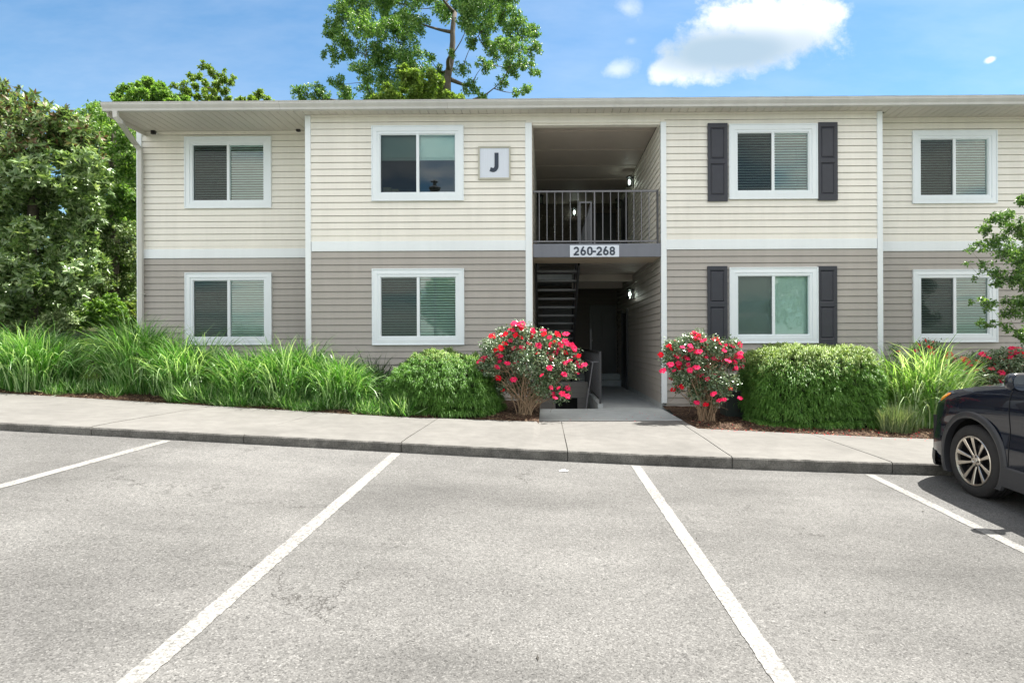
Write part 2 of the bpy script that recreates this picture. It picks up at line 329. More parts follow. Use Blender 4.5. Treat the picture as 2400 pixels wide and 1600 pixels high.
class MB:
    def __init__(s): s.v = []; s.f = []; s.i = []; s.cur = 0
    def quad(s, a, b, c, d):
        n = len(s.v); s.v += [a, b, c, d]; s.f.append((n, n+1, n+2, n+3)); s.i.append(s.cur)
    def box(s, x0, x1, y0, y1, z0, z1, bevel=0):
        if bevel:
            return s.bbox(x0, x1, y0, y1, z0, z1, bevel)
        n = len(s.v)
        s.v += [(x0, y0, z0), (x1, y0, z0), (x1, y1, z0), (x0, y1, z0), (x0, y0, z1), (x1, y0, z1), (x1, y1, z1), (x0, y1, z1)]
        for f in ((0, 3, 2, 1), (4, 5, 6, 7), (0, 1, 5, 4), (1, 2, 6, 5), (2, 3, 7, 6), (3, 0, 4, 7)):
            s.f.append(tuple(n+k for k in f)); s.i.append(s.cur)
    def bbox(s, x0, x1, y0, y1, z0, z1, b):
        bm = bmesh.new(); bmesh.ops.create_cube(bm, size=1)
        for v in bm.verts: v.co = Vector(((x0+x1)/2+v.co.x*(x1-x0), (y0+y1)/2+v.co.y*(y1-y0), (z0+z1)/2+v.co.z*(z1-z0)))
        bmesh.ops.bevel(bm, geom=bm.edges[:], offset=b, segments=2, affect='EDGES', profile=.6)
        s.addbm(bm)
    def addbm(s, bm):
        n = len(s.v); bm.verts.index_update(); s.v += [tuple(v.co) for v in bm.verts]
        for f in bm.faces: s.f.append(tuple(n+v.index for v in f.verts)); s.i.append(s.cur)
        bm.free()
    def ring(s, x0, x1, z0, z1, w, yf0, yf1, yb):
        """mitred picture frame in the XZ plane; yf0 at outer edge, yf1 at inner edge, yb back"""
        o = [(x0, z0), (x1, z0), (x1, z1), (x0, z1)]; i = [(x0+w, z0+w), (x1-w, z0+w), (x1-w, z1-w), (x0+w, z1-w)]
        for k in range(4):
            a, b = o[k], o[(k+1) % 4]; c, d = i[(k+1) % 4], i[k]
            s.quad((a[0], yf0, a[1]), (b[0], yf0, b[1]), (c[0], yf1, c[1]), (d[0], yf1, d[1]))
            s.quad((a[0], yb, a[1]), (b[0], yb, b[1]), (b[0], yf0, b[1]), (a[0], yf0, a[1]))
            s.quad((d[0], yf1, d[1]), (c[0], yf1, c[1]), (c[0], yb, c[1]), (d[0], yb, d[1]))
    def tube(s, pts, rad, n=8, cap=True):
        pts = [Vector(p) for p in pts]; rad = rad if isinstance(rad, (list, tuple)) else [rad]*len(pts)
        base = len(s.v); up = Vector((0, 0, 1)); prev = None
        for k, p in enumerate(pts):
            d = (pts[min(k+1, len(pts)-1)]-pts[max(k-1, 0)])
            d = d.normalized() if d.length > 1e-9 else Vector((0, 0, 1))
            if prev is None: a = d.cross(up if abs(d.z) < .95 else Vector((1, 0, 0))).normalized()
            else:
                a = prev - d*prev.dot(d); a = a.normalized() if a.length > 1e-6 else d.orthogonal().normalized()
            prev = a; b = d.cross(a)
            for j in range(n):
                t = 2*math.pi*j/n; s.v.append(tuple(p + (a*math.cos(t)+b*math.sin(t))*rad[k]))
        for k in range(len(pts)-1):
            for j in range(n):
                q = base+k*n; s.f.append((q+j, q+(j+1) % n, q+n+(j+1) % n, q+n+j)); s.i.append(s.cur)
        if cap:
            s.f.append(tuple(base+j for j in range(n))[::-1]); s.i.append(s.cur)
            q = base+(len(pts)-1)*n; s.f.append(tuple(q+j for j in range(n))); s.i.append(s.cur)
    def lathe(s, prof, M=None, n=24):
        base = len(s.v); M = M or Matrix.Identity(4)
        for r, z in prof:
            for j in range(n):
                t = 2*math.pi*j/n; s.v.append(tuple(M @ Vector((r*math.cos(t), r*math.sin(t), z))))
        for k in range(len(prof)-1):
            for j in range(n):
                q = base+k*n; s.f.append((q+j, q+(j+1) % n, q+n+(j+1) % n, q+n+j)); s.i.append(s.cur)
    def stroke(s, pts, w, y, closed=False, th=.006):
        """flat lettering stroke in XZ plane facing -Y"""
        P = [Vector(p) for p in pts]; n = len(P); L = []; Rr = []
        for k in range(n):
            if closed: a, b = P[(k-1) % n], P[(k+1) % n]
            else: a, b = P[max(k-1, 0)], P[min(k+1, n-1)]
            d = (b-a).normalized(); nn = Vector((-d.y, d.x))
            L.append(P[k]+nn*w/2); Rr.append(P[k]-nn*w/2)
        for k in range(n if closed else n-1):
            j = (k+1) % n
            s.quad((Rr[k].x, y, Rr[k].y), (Rr[j].x, y, Rr[j].y), (L[j].x, y, L[j].y), (L[k].x, y, L[k].y))
            for q in (L, Rr): s.quad((q[k].x, y, q[k].y), (q[j].x, y, q[j].y), (q[j].x, y+th, q[j].y), (q[k].x, y+th, q[k].y))
    def build(s, name, m, parent=None, smooth=False):
        return obj(name, s.v, s.f, m, parent, smooth, s.i if isinstance(m, (list, tuple)) else None)

# leaves : 4 vertices, folded on the midrib
def leaves(C, A, Nn, L, Wd, fold=.25):
    N = len(C); A = A/np.linalg.norm(A, axis=1, keepdims=True)
    B = np.cross(A, Nn); B /= (np.linalg.norm(B, axis=1, keepdims=True)+1e-9); U = np.cross(B, A)
    L = np.broadcast_to(L, (N,))[:, None]; Wd = np.broadcast_to(Wd, (N,))[:, None]
    mid = C + A*L*.45
    V = np.stack([C, mid + B*Wd*.5 + U*Wd*fold, C + A*L - U*L*.08, mid - B*Wd*.5 + U*Wd*fold], 1).reshape(-1, 3)
    k = np.arange(N)[:, None]*4
    Fc = np.concatenate([k+[0, 1, 2], k+[0, 2, 3]], 1).reshape(-1, 3)
    return V, Fc
def rdir(n, up=0.0):
    d = RNG.normal(size=(n, 3)); d[:, 2] += up; return d/np.linalg.norm(d, axis=1, keepdims=True)

# ------------------------------------------------------------------ terrain
XK = [-400, -40, -12, -6.19, -1.6, 1.02, 4.52, 12, 40, 400]
ZK = [.6, -.2, -.67, -.985, -1.248, -1.395, -1.525, -1.66, -2.0, -3.0]
_xs = np.linspace(-60, 60, 1201); _zs = np.interp(_xs, XK, ZK); _k = np.ones(31)/31
_zs = np.concatenate([_zs[:15], np.convolve(_zs, _k, 'valid'), _zs[-15:]])
def zk(X): return E + (float(np.interp(X, _xs, _zs)) if abs(X) < 60 else float(np.interp(X, XK, ZK)))
YK = 6.77
def park(X, Y): return zk(X) - .028*(YK-max(Y, -30))
YB = lambda X: float(np.interp(X, [-14, -7, -2.3, .5, 3, 8], [9.7, 9.35, 9.1, 9.15, 8.95, 8.5]))
KH = lambda X: float(np.interp(X, [-8, -2, 2, 6], [.085, .115, .135, .13]))
ZB = lambda X: E + float(np.interp(X, [-14, -8.2, -2.3, .3, 4.9, 9], [-.42, -.80, -1.125, -1.225, -1.40, -1.50]))
def bedz(X, Y): return ZB(X) + (Y-YB(X))*.03
def hit(x, y, fn, lo=1.0, hi=30.0):
    d = ray(x, y); o = Vector((0, 0, E)); prev = lo
    t = lo
    while t < hi:
        p = o + d*t
        if p.z < fn(p.x, p.y): break
        t += .02
    return o + d*t
def sheet(name, xs, ys, fz, m, kind='structure', parent=None, skip=None, smooth=True):
    V = [(x, y, fz(x, y)) for y in ys for x in xs]; n = len(xs); Fc = []
    for j in range(len(ys)-1):
        for i in range(n-1):
            if skip and skip((xs[i]+xs[i+1])/2, (ys[j]+ys[j+1])/2): continue
            Fc.append((j*n+i, j*n+i+1, (j+1)*n+i+1, (j+1)*n+i))
    o = obj(name, V, Fc, m, parent, smooth); 
    if kind: o['kind'] = kind
    return o
fr = lambda a, b, st: [float(v) for v in np.arange(a, b+1e-6, st)]
def gz(X, Y):
    inside = -8.2 < X < 22 and 11.33 < Y < 21
    if inside: return E-4.6
    if Y < YK+.05: b = park(X, Y) - .06
    elif Y < 9.6: b = ZB(X) - .14
    else: b = ZB(max(-14, min(9, X))) - .10 + (Y-9.6)*.02
    if X < -8.3 and Y > 11: b += min(Y-11, 40)*.13 + max(0, -X-12)*.05*min(1, (Y-11)/6)
    elif Y > 21: b += 1.2
    if Y < -26: b += .15
    return b
sheet('ground', [-400, -200, -100, -60, -40, -30]+fr(-24, -9, 1)+[-8.5, -8.25, -8.19]+fr(-7.5, 22, .75)+[22.2, 30, 45, 70, 120, 400],
      [-400, -150, -70, -40, -28, -25.9, -20, -10, 0, 5, 6.7, 7.2, 8, 9, 9.6, 10.4, 11.2, 11.32, 11.36, 12, 13, 14, 16, 18, 20.9, 21.1, 25, 30, 40, 60, 100, 200, 600], gz, TURF)
sheet('parking_lot', fr(-30, -12, 2)+fr(-11.5, 11.5, .5)+fr(12, 30, 2), fr(-26, 0, 1)+fr(.5, 6.5, .5)+[YK+.02], park, ASPH)

def stripe(P0, P1, wd, n=260):
    """painted line on the asphalt from P0 to P1"""
    V = []; Fc = []; a = Vector(P0[:2]); b = Vector(P1[:2]); d = (b-a).normalized(); nn = Vector((-d.y, d.x))
    for k in range(n+1):
        p = a.lerp(b, k/n); pass
        for s_ in (-1, 1):
            j = .004*noise.noise(Vector((p.x*5, p.y*5, s_)))+.007*noise.noise(Vector((p.x*30, p.y*30, s_*3))); q = p + nn*s_*(wd/2+j); V.append((q.x, q.y, park(q.x, q.y)+.004))
        if k: Fc.append((2*k-2, 2*k-1, 2*k+1, 2*k))
    o = obj('parking_line', V, Fc, PAINT); o['kind'] = 'structure'; return o
for (a, b) in (((378, 1014), (0, 1119)), ((906, 1045), (304, 1568)), ((1461, 1072), (1802, 1568)), ((2010, 1096), (2352, 1264))):
    p, q = hit(*a, park), hit(*b, park); p.y = YK-.06; d = (q-p).normalized()
    stripe(p, p+(q-p)*(5.2/(q-p).length), .105)

# sidewalk slabs with an integral kerb
def sidewalk():
    J = [-26, -22.3, -18.7, -15.1, -12.4, -10.6, -8.8, -7.0, -5.2, -3.45, -1.65, .24, 2.1, 3.9, 5.7, 7.5, 9.3, 11.1, 13, 16, 20, 26]
    m = MB()
    for a, b in zip(J[:-1], J[1:]):
        n = max(4, int((b-a)/.08)); g = .005; tilt = random.uniform(-.004, .004)
        rows = []
        for i in range(n+1):
            x0 = a+g+(b-a-2*g)*i/n
            e = .011*noise.noise(Vector((x0*9, 0, 3))) + .008*noise.noise(Vector((x0*31, 5, 3)))
            zt = zk(x0)+KH(x0)+tilt; yb = YB(x0) if not (-.15 < x0 < 2.25) else 9.64
            zb = ZB(x0) if not (-.15 < x0 < 2.25) else E-1.262
            xs_ = x0 + .08*(x0-1.0)*0
            prof = [(YK+.012+e, park(x0, YK)-.06), (YK+.004+e, park(x0, YK)+.03), (YK+e, zt-.022), (YK+.009+e, zt-.006+e*.4), (YK+.030+e, zt+.001),
                    (YK+.35, zt+.004), (YK+1.2, zt+(zb-zt)*.5+.002), (yb-.03, zb), (yb, zb-.008), (yb+.004, zb-.15)]
            rows.append([(x0, y, z) for y, z in prof])
        for i in range(n):
            for k in range(len(rows[0])-1):
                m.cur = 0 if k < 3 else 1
                m.quad(rows[i][k], rows[i+1][k], rows[i+1][k+1], rows[i][k+1])
        m.cur = 0
        for r_ in (rows[0], rows[-1]):
            q = len(m.v); m.v += r_; m.f.append(tuple(range(q, q+len(r_)))); m.i.append(0)
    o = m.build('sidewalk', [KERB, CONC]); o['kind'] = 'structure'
    m = MB()
    for j in J[1:-1]:
        m.box(j-.006, j+.006, YK+.02, YB(j)-.01, zk(j)-.1, min(zk(j)+KH(j), ZB(j))-.03)
    m.build('sidewalk_joints', JOINT)['kind'] = 'structure'
sidewalk()

# mulch beds
def bed(name, x0, x1):
    def fz(X, Y):
        t = min(1, max(0, (Y-YB(X))/.25))
        return bedz(X, Y) - .03*(1-t) + .02*t + .030*noise.noise(Vector((X*2.3, Y*2.3, 0))) + .014*noise.noise(Vector((X*9, Y*9, 2)))
    xs = [float(q) for q in np.linspace(x0, x1, int((x1-x0)/.09))]; V = []; Fc = []; n = 26
    for x in xs:
        y0 = YB(x)+.004; y1 = 11.36 if x > -8.3 else 12.4
        for k in range(n+1):
            y = y0+(y1-y0)*k/n; V.append((x, y, fz(x, y)))
    for i in range(len(xs)-1):
        for k in range(n):
            q = i*(n+1)+k; Fc.append((q, q+n+1, q+n+2, q+1))
    o = obj(name, V, Fc, MULCH, None, True); o['kind'] = 'structure'
    return fz
bedL = bed('mulch_bed', -15, -.115); bedR = bed('mulch_bed', 2.195, 14)
def chips(name, label, n, xr, fz, mt=CHIP, ymax=1.2, size=(.02, .06), front=.75):
    X = RNG.uniform(xr[0], xr[1], n); Y = np.array([YB(x) for x in X]) + .02 + np.abs(RNG.normal(size=n))*ymax*.5 - (RNG.random(n) < .13)*RNG.uniform(0, .16, n)
    Z = np.array([fz(x, y) if y > YB(x) else ZB(x) for x, y in zip(X, Y)]) + .008 + RNG.random(n)*.012
    A = rdir(n); A[:, 2] *= .25; Nn = np.tile([0, 0, 1.0], (n, 1)) + RNG.normal(size=(n, 3))*.3
    V, Fc = leaves(np.stack([X, Y, Z], 1), A, Nn, RNG.uniform(*size, n), RNG.uniform(.006, .018, n), .1)
    o = npobj(name, V, Fc, mt); tag(o, label, 'mulch', kind='stuff')
chips('bark_chips', 'loose brown bark chips along the left planting bed', 9000, (-14, -.2), bedL)
chips('bark_chips', 'loose reddish brown bark chips in the right planting bed', 7000, (2.28, 12), bedR)

# ------------------------------------------------------------------ building
YM, YL, YR = 11.35, 12.17, 11.70
BLD = thing('apartment_building', (1.0, YM, E-1.3), 'two storey apartment building with beige siding above taupe siding and white trim', 'building')
bpy.context.view_layer.update()
def bpart(o):
    o.parent = BLD; o.matrix_parent_inverse = BLD.matrix_world.inverted(); return o
class PM(MB):
    def put(s, name, m, parent=None, smooth=False):
        o = s.build(name, m, None, smooth)
        if parent is None: return bpart(o)
        o.parent = parent; o.matrix_parent_inverse = Matrix.Identity(4); return o
CRS = .127
ZBELT0, ZBELT1 = E+1.745, E+1.745+.188
OPEN = {}
def siding(mb, x0, x1, z0, z1, Y, holes, axis='x', phase=0.0, flip=1):
    """lap siding courses; axis 'x' runs along X facing -Y, axis 'y' runs along Y facing flip*X"""
    k = 0; z = z1 - phase if phase else z1
    zt = z1
    while zt > z0+1e-4:
        zb_ = max(z0, (z1 - phase) - CRS*k) if (z1-phase)-CRS*k < zt-1e-4 else None
        if zb_ is None: k += 1; continue
        course_top = zb_ + CRS; 
        cuts = sorted({zb_, zt, max(zb_, min(zt, zb_+CRS-.008))} | {h[j] for h in holes for j in (2, 3) if zb_ < h[j] < zt})
        def pr(zz): return .017*(1 - (zz-zb_)/CRS)
        gz_ = min(zt, zb_+CRS-.009)
        for a, b in zip(cuts[:-1], cuts[1:]):
            mid = (a+b)/2; xs = [(x0, x1)]; grv = mid > zb_+CRS-.008
            pa, pb = (-.020, -.020) if grv else (pr(a), pr(b))
            for h in holes:
                if h[2] < mid < h[3]:
                    nx = []
                    for p, q in xs:
                        if h[0] > p: nx.append((p, min(q, h[0])))
                        if h[1] < q: nx.append((max(p, h[1]), q))
                    xs = [t for t in nx if t[1] > t[0]]
            for p, q in xs:
                nseg = max(1, int((q-p)/2.5)); 
                for sgi in range(nseg):
                    pp = p+(q-p)*sgi/nseg; qq = p+(q-p)*(sgi+1)/nseg
                    if axis == 'x':
                        mb.quad((pp, Y-pa, a), (qq, Y-pa, a), (qq, Y-pb, b), (pp, Y-pb, b))
                        if a == zb_: mb.quad((pp, Y+.020, a), (qq, Y+.020, a), (qq, Y-pr(a), a), (pp, Y-pr(a), a))
                    else:
                        X = Y
                        mb.quad((X+flip*pa, pp, a), (X+flip*pa, qq, a), (X+flip*pb, qq, b), (X+flip*pb, pp, b))
                        if a == zb_: mb.quad((X-flip*.020, pp, a), (X-flip*.020, qq, a), (X+flip*pr(a), qq, a), (X+flip*pr(a), pp, a))
        zt = zb_; k += 1

def box_px(x0, x1, y0, y1, D):
    a = at((x0+x1)/2, (y0+y1)/2, D); l = at(x0, (y0+y1)/2, D); r_ = at(x1, (y0+y1)/2, D); t = at((x0+x1)/2, y0, D); b = at((x0+x1)/2, y1, D)
    return [l.x, r_.x, b.z, t.z]
WIN = {  # outer casing in the photo, plane, look
 'a': (426, 624, 315, 479, YL, 'blind'), 'b': (427, 626, 626, 792, YL, 'blind'),
 'c': (855, 1065, 290, 462, YM, 'halfshade'), 'd': (855, 1067, 617, 792, YM, 'blind'),
 'e': (1674, 1878, 286, 458, YM, 'blind'), 'f': (1674, 1876, 614, 788, YM, 'shade'),
 'g': (2096, 2290, 301, 468, YR, 'blind'), 'h': (2093, 2287, 619, 786, YR, 'blind')}
wb = {k: box_px(*v[:5]) for k, v in WIN.items()}
for a_, b_ in ('ab', 'cd', 'ef', 'gh'):              # windows of one bay stand exactly above each other
    for j in (0, 1):
        mval = (wb[a_][j]+wb[b_][j])/2; wb[a_][j] = wb[b_][j] = mval
XL0 = at(322, 500, YL).x; XML = at(702, 500, YM-.03).x; XMR = at(2028, 500, YM-.03).x; XR1 = 15.0
PX0 = at(1207, 500, YM-.03).x; PX1 = at(1531, 500, YM-.03).x        # passage posts outer faces
PIL, PIR = PX0+.135, PX1-.105                                        # passage inner wall faces
ZTOP = E+4.33; ZSID = E-1.20
print('facade', XL0, XML, PX0, PX1, PIL, PIR, XMR, wb)
def hs(keys): return [(wb[k][0]+.05, wb[k][1]-.05, wb[k][2]+.05, wb[k][3]-.05) for k in keys]
def wall(mtl, *args, nm='siding_wall'):
    m = PM(); siding(m, *args); return m.put(nm, mtl)
for up, mtl in ((True, BEIGE), (False, TAUPE)):
    lo = lambda z: ZBELT1 if up else z
    hi = lambda z: z if up else ZBELT0
    wall(mtl, XL0, XML+.02, lo(E-1.0), hi(E+4.40), YL, hs('ab'))
    wall(mtl, XML+.04, PX0+.02, lo(E-1.28), hi(ZTOP), YM, hs('cd'))
    wall(mtl, PX1-.02, XMR-.04, lo(E-1.28), hi(ZTOP), YM, hs('ef'))
    wall(mtl, XMR-.04, XR1, lo(E-1.55), hi(E+4.37), YR, hs('gh'))
    wall(mtl, YM, YL, lo(E-1.28), hi(ZTOP), XML+.035, [], 'y', 0, -1)
    wall(mtl, YM, YR, lo(E-1.4), hi(ZTOP), XMR-.035, [], 'y', 0, 1)
    wall(mtl, YL, 20.0, lo(E-1.0), hi(E+4.40), XL0+.01, [], 'y', 0, -1)
wall(BEIGE, PX0+.02, PX1-.02, E+4.15, ZTOP, YM, [])
for mt_, z0, z1 in ((BEIGE, E+1.86, E+4.2), (TAUPE, E-1.15, E+1.70)):
    wall(mt_, YM, 18.2, z0, z1, PIR, [], 'y', 0, -1, nm='passage_wall'); wall(mt_, YM, 18.2, z0, z1, PIL, [], 'y', 0, 1, nm='passage_wall')
DKS = mat('shade_darkened_siding', (.11, .095, .08), .6)  # back wall taupe darkened in colour to stand in for passage shade
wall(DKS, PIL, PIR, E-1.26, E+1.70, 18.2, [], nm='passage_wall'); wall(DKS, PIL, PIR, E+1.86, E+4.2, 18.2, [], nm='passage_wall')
m = PM(); m.quad((XL0, 20, E-1), (XR1, 20, E-1), (XR1, 20, E+4.4), (XL0, 20, E+4.4)); m.put('rear_wall', TAUPE)
# foundation
m = PM(); m.box(PX1-.06, XMR-.05, YM+.01, YM+.25, E-2.2, E-1.19); m.box(PX1-.10, PX1-.06, YM+.01, 18.2, E-1.6, E-1.14)
m.box(XML+.05, PX0+.1, YM+.01, YM+.25, E-2.0, E-1.27); m.box(XMR-.05, XR1, YR+.01, YR+.25, E-2.4, E-1.54); m.box(XL0+.02, XML+.04, YL+.01, YL+.25, E-1.8, E-.99)
m.put('foundation', SLAB)
# corner boards
for x0, x1, Y, z0, z1 in ((at(701, 500, YM-.03).x, at(713.5, 500, YM-.03).x, YM, E-1.3, ZTOP), (at(2016, 500, YM-.03).x, at(2028, 500, YM-.03).x, YM, E-1.5, ZTOP),
                          (PX0, PX0+.128, YM, E-1.3, E+4.16), (PX1-.105, PX1, YM, E-1.16, E+4.16), (XL0-.055, XL0+.05, YL, E-1.0, E+4.40)):
    m = PM(); m.box(x0, x1, Y-.032, Y+.10, z0, z1, .006); m.put('corner_post', WHITE)
m = PM(); m.box(PX0+.13, PX0+.136, YM-.03, YM+.10, E-1.3, E+4.15); m.put('corner_trim', TAN)
# belt boards
for x0, x1, Y in ((XL0+.05, XML+.01, YL), (XML+.105, PX0-.001, YM), (PX1+.001, XMR-.105, YM), (XMR+.0, XR1, YR)):
    m = PM(); m.box(x0, x1, Y-.022, Y+.02, ZBELT0, ZBELT1, .004); m.put('belt_board', WHITE)
# opening header
m = PM(); m.box(PX0+.13, PX1-.106, YM-.03, YM+.02, E+4.16, E+4.20, .004); m.box(PIL, PIR, YM+.002, YM+.14, E+4.12, E+4.24); m.put('opening_header', BEIGE)

# windows
def window(key):
    x0, x1, z0, z1 = wb[key]; Y, look = WIN[key][4], WIN[key][5]
    m = PM()
    m.ring(x0, x1, z0, z1, .018, Y-.048, Y-.048, Y+.01)
    m.ring(x0+.018, x1-.018, z0+.018, z1-.018, .085, Y-.034, Y-.040, Y+.01)
    m.ring(x0+.103, x1-.103, z0+.103, z1-.103, .050, Y-.026, Y-.030, Y+.06)
    xi0, xi1, zi0, zi1 = x0+.153, x1-.153, z0+.153, z1-.153; xm = (xi0+xi1)/2
    m.ring(xi0, xi1, zi0, zi1, .016, Y-.012, Y-.012, Y+.06)
    m.box(xm-.026, xm+.026, Y-.020, Y+.05, zi0+.001, zi1-.001)
    w_ = m.put('window', CASING)
    g = PM(); g.quad((xi0+.012, Y+.012, zi0+.012), (xm-.02, Y+.012, zi0+.012), (xm-.02, Y+.012, zi1-.012), (xi0+.012, Y+.012, zi1-.012)); g.put('pane', GLASS, w_)
    g = PM(); g.quad((xm+.02, Y+.022, zi0+.012), (xi1-.012, Y+.022, zi0+.012), (xi1-.012, Y+.022, zi1-.012), (xm+.02, Y+.022, zi1-.012)); g.put('pane', GLASS, w_)
    g = PM(); g.quad((xi0+.014, Y+.002, zi0+.014), (xm-.026, Y+.002, zi0+.014), (xm-.026, Y+.002, zi1-.014), (xi0+.014, Y+.002, zi1-.014)); g.put('insect_screen', SCREEN, w_)
    if look == 'blind':
        g = PM(); z = zi1; p = .050; k = 0
        while z > zi0-.01:
            tl = .021 + random.uniform(-.002, .002)
            g.quad((xi0-.01, Y+.055-tl, z-p+.003), (xi1+.01, Y+.055-tl, z-p+.003), (xi1+.01, Y+.055+tl, z-.010), (xi0-.01, Y+.055+tl, z-.010)); z -= p
        g.put('blind', BLINDW, w_)
    elif look == 'shade':
        g = PM(); g.box(xi0-.01, xi1+.01, Y+.09, Y+.094, zi0-.01, zi1+.01); g.put('shade', SHADE, w_)
    else:
        zs = zi0+(zi1-zi0)*.575; g = PM(); g.box(xi0-.01, xi1+.01, Y+.09, Y+.094, zs, zi1+.01)
        for q in range(3): g.box(xi0-.01, xi1+.01, Y+.078, Y+.089, zs+.001+q*.028, zs+.022+q*.028)
        g.put('shade', SHADE, w_)
    # room behind
    r_ = PM(); a, b, c, d = x0+.06, x1-.06, z0+.06, z1-.06; y2 = Y+2.2
    r_.quad((a-.6, y2, c-.6), (b+.6, y2, c-.6), (b+.6, y2, d+.3), (a-.6, y2, d+.3))
    for p, q in (((a, c), (b, c)), ((b, c), (b, d)), ((b, d), (a, d)), ((a, d), (a, c))):
        ox = lambda t: (a-.6 if t[0] == a else b+.6, c-.6 if t[1] == c else d+.3)
        P_, Q_ = ox(p), ox(q)
        r_.quad((p[0], Y+.06, p[1]), (q[0], Y+.06, q[1]), (Q_[0], y2, Q_[1]), (P_[0], y2, P_[1]))
    r_.put('room_interior', ROOM, w_)
    return w_, (xi0, xi1, zi0, zi1)
winobj = {k: window(k) for k in WIN}
# things on the sill of the upper middle window
xi0, xi1, zi0, zi1 = winobj['c'][1]
for q, (x0, x1, h, lb) in enumerate(((xi0+.02, xi0+.17, .15, 'taller tan box on the sill inside the half shaded upper window'), (xi0+.18, xi0+.31, .12, 'lower rounded tan box on the sill inside the half shaded upper window'))):
    m = MB(); m.box(x0, x1, YM+.13, YM+.22, zi0-.03, zi0+h, .006 if q == 0 else .02); tag(m.build('box', CARD), lb, 'box')

# shutters
def shutter(x0, x1, z0, z1, Y):
    m = PM(); m.ring(x0, x1, z0, z1, .045, Y-.045, Y-.045, Y-.005)
    zm = (z0+z1)/2+.02
    m.box(x0+.045, x1-.045, Y-.044, Y-.006, z0+.045, z0+.11); m.box(x0+.045, x1-.045, Y-.044, Y-.006, z1-.075, z1-.045); m.box(x0+.045, x1-.045, Y-.044, Y-.006, zm-.04, zm+.04)
    for a, b in ((z0+.11, zm-.04), (zm+.04, z1-.075)):
        m.ring(x0+.045, x1-.045, a, b, .022, Y-.043, Y-.026, Y-.006)
        m.ring(x0+.067, x1-.067, a+.022, b-.022, .02, Y-.026, Y-.038, Y-.006)
        m.box(x0+.087, x1-.087, Y-.038, Y-.006, a+.042, b-.042)
    return m.put('shutter', CHAR)
for x0, x1, y0, y1 in ((1626, 1671.5, 283, 462), (1880, 1924, 281, 460), (1625.5, 1671, 611, 793), (1878.5, 1923, 611, 792)):
    bx = box_px(x0, x1, y0, y1, YM-.04); shutter(*bx, YM)

# eaves: soffit, gutter, roof, downspout
YG = 11.02; ZG = E+4.335
XG0 = at(233, 240, YG-.05).x
m = PM()
x = XG0+.05
while x < XR1+.3:                                   # vented vinyl soffit boards running front to back
    yb_ = YL+.02 if x < XML else (YM+.02 if x < XMR else YR+.02)
    m.box(x, x+.148, YG+.055, yb_, ZG-.004, ZG+.01); m.box(x+.148, x+.157, YG+.055, yb_, ZG+.022, ZG+.03)
    for q in range(3):
        pass
    x += .157
m.box(XG0+.02, XG0+.05, YG+.055, 20.2, ZG-.09, ZG+.10)
m.put('soffit', SOFFIT)
m = PM(); m.box(XML+.105, XMR-.105, YM-.04, YM-.014, ZG-.038, ZG-.005, .003); m.box(XG0+.05, XML, YL-.04, YL-.014, ZG-.034, ZG-.005, .003); m.box(XMR, XR1, YR-.04, YR-.014, ZG-.034, ZG-.005, .003)
m.put('soffit_channel', BEIGE)
m = PM()                                            # K-style gutter
prof = [(YG+.05, ZG-.02), (YG-.03, ZG-.02), (YG-.035, ZG+.02), (YG-.06, ZG+.055), (YG-.075, ZG+.08), (YG-.075, ZG+.105), (YG-.082, ZG+.107), (YG-.082, ZG+.122), (YG-.06, ZG+.122), (YG-.06, ZG+.11), (YG+.05, ZG+.11)]
segs = [XG0, -4.9, -1.8, 1.3, 4.4, 7.5, 10.6, XR1+.3]
for a, b in zip(segs[:-1], segs[1:]):
    for (y0, z0), (y1, z1) in zip(prof[:-1], prof[1:]): m.quad((a, y0, z0), (b-.003, y0, z0), (b-.003, y1, z1), (a, y1, z1))
    n = len(m.v); m.v += [(a, y, z) for y, z in prof]; m.f.append(tuple(range(n, n+len(prof)))); m.i.append(0)
m.put('gutter', GUTTER)
m = PM()                                            # low hip roof
rx0, rx1, ry0, ry1, rz = XG0, XR1+.3, YG-.05, 20.4, ZG+.125; ym = (ry0+ry1)/2; hz = rz+1.0
m.quad((rx0, ry0, rz), (rx1, ry0, rz), (rx1, ym, hz), (rx0+3.0, ym, hz)); m.quad((rx1, ry1, rz), (rx0, ry1, rz), (rx0+3.0, ym, hz), (rx1, ym, hz))
n = len(m.v); m.v += [(rx0, ry0, rz), (rx0+3.0, ym, hz), (rx0, ry1, rz)]; m.f.append((n, n+1, n+2)); m.i.append(0)
for i in range(int((rx1-rx0)/.305)):                # shingle butt edge
    a = rx0+i*.305; m.box(a+.002, a+.303, ry0-.02, ry0+.12, rz+.001, rz+.007+.003*(i*37 % 5)/5)
m.put('roof', SHINGLE)
m = PM()
def rtube(m, pts, hx, hy):                           # rectangular downpipe along points
    base = len(m.v)
    for k, p in enumerate(pts):
        p = Vector(p); d = (Vector(pts[min(k+1, len(pts)-1)])-Vector(pts[max(k-1, 0)])).normalized()
        s_ = Vector((1, 0, 0)); s_ = (s_ - d*s_.dot(d)).normalized(); t_ = d.cross(s_)
        for a, b in ((-1, -1), (1, -1), (1, 1), (-1, 1)): m.v.append(tuple(p + s_*a*hx + t_*b*hy))
    for k in range(len(pts)-1):
        for j in range(4):
            q = base+k*4; m.f.append((q+j, q+(j+1) % 4, q+4+(j+1) % 4, q+4+j)); m.i.append(0)
dx0 = at(266, 262, YG).x; dx1 = at(323.5, 500, YL-.08).x; zt = ZG-.02
za = at(323, 345, YL-.08).z
rtube(m, [(dx0, YG, zt), (dx0, YG, zt-.10), (dx0+.03, YG+.07, zt-.17), (dx1-.05, YL-.17, za+.10), (dx1, YL-.09, za), (dx1, YL-.09, za-.15), (dx1, YL-.09, E-.6), (dx1-.0, YL-.14, E-.8), (dx1, YL-.3, E-.86)], .042, .032)
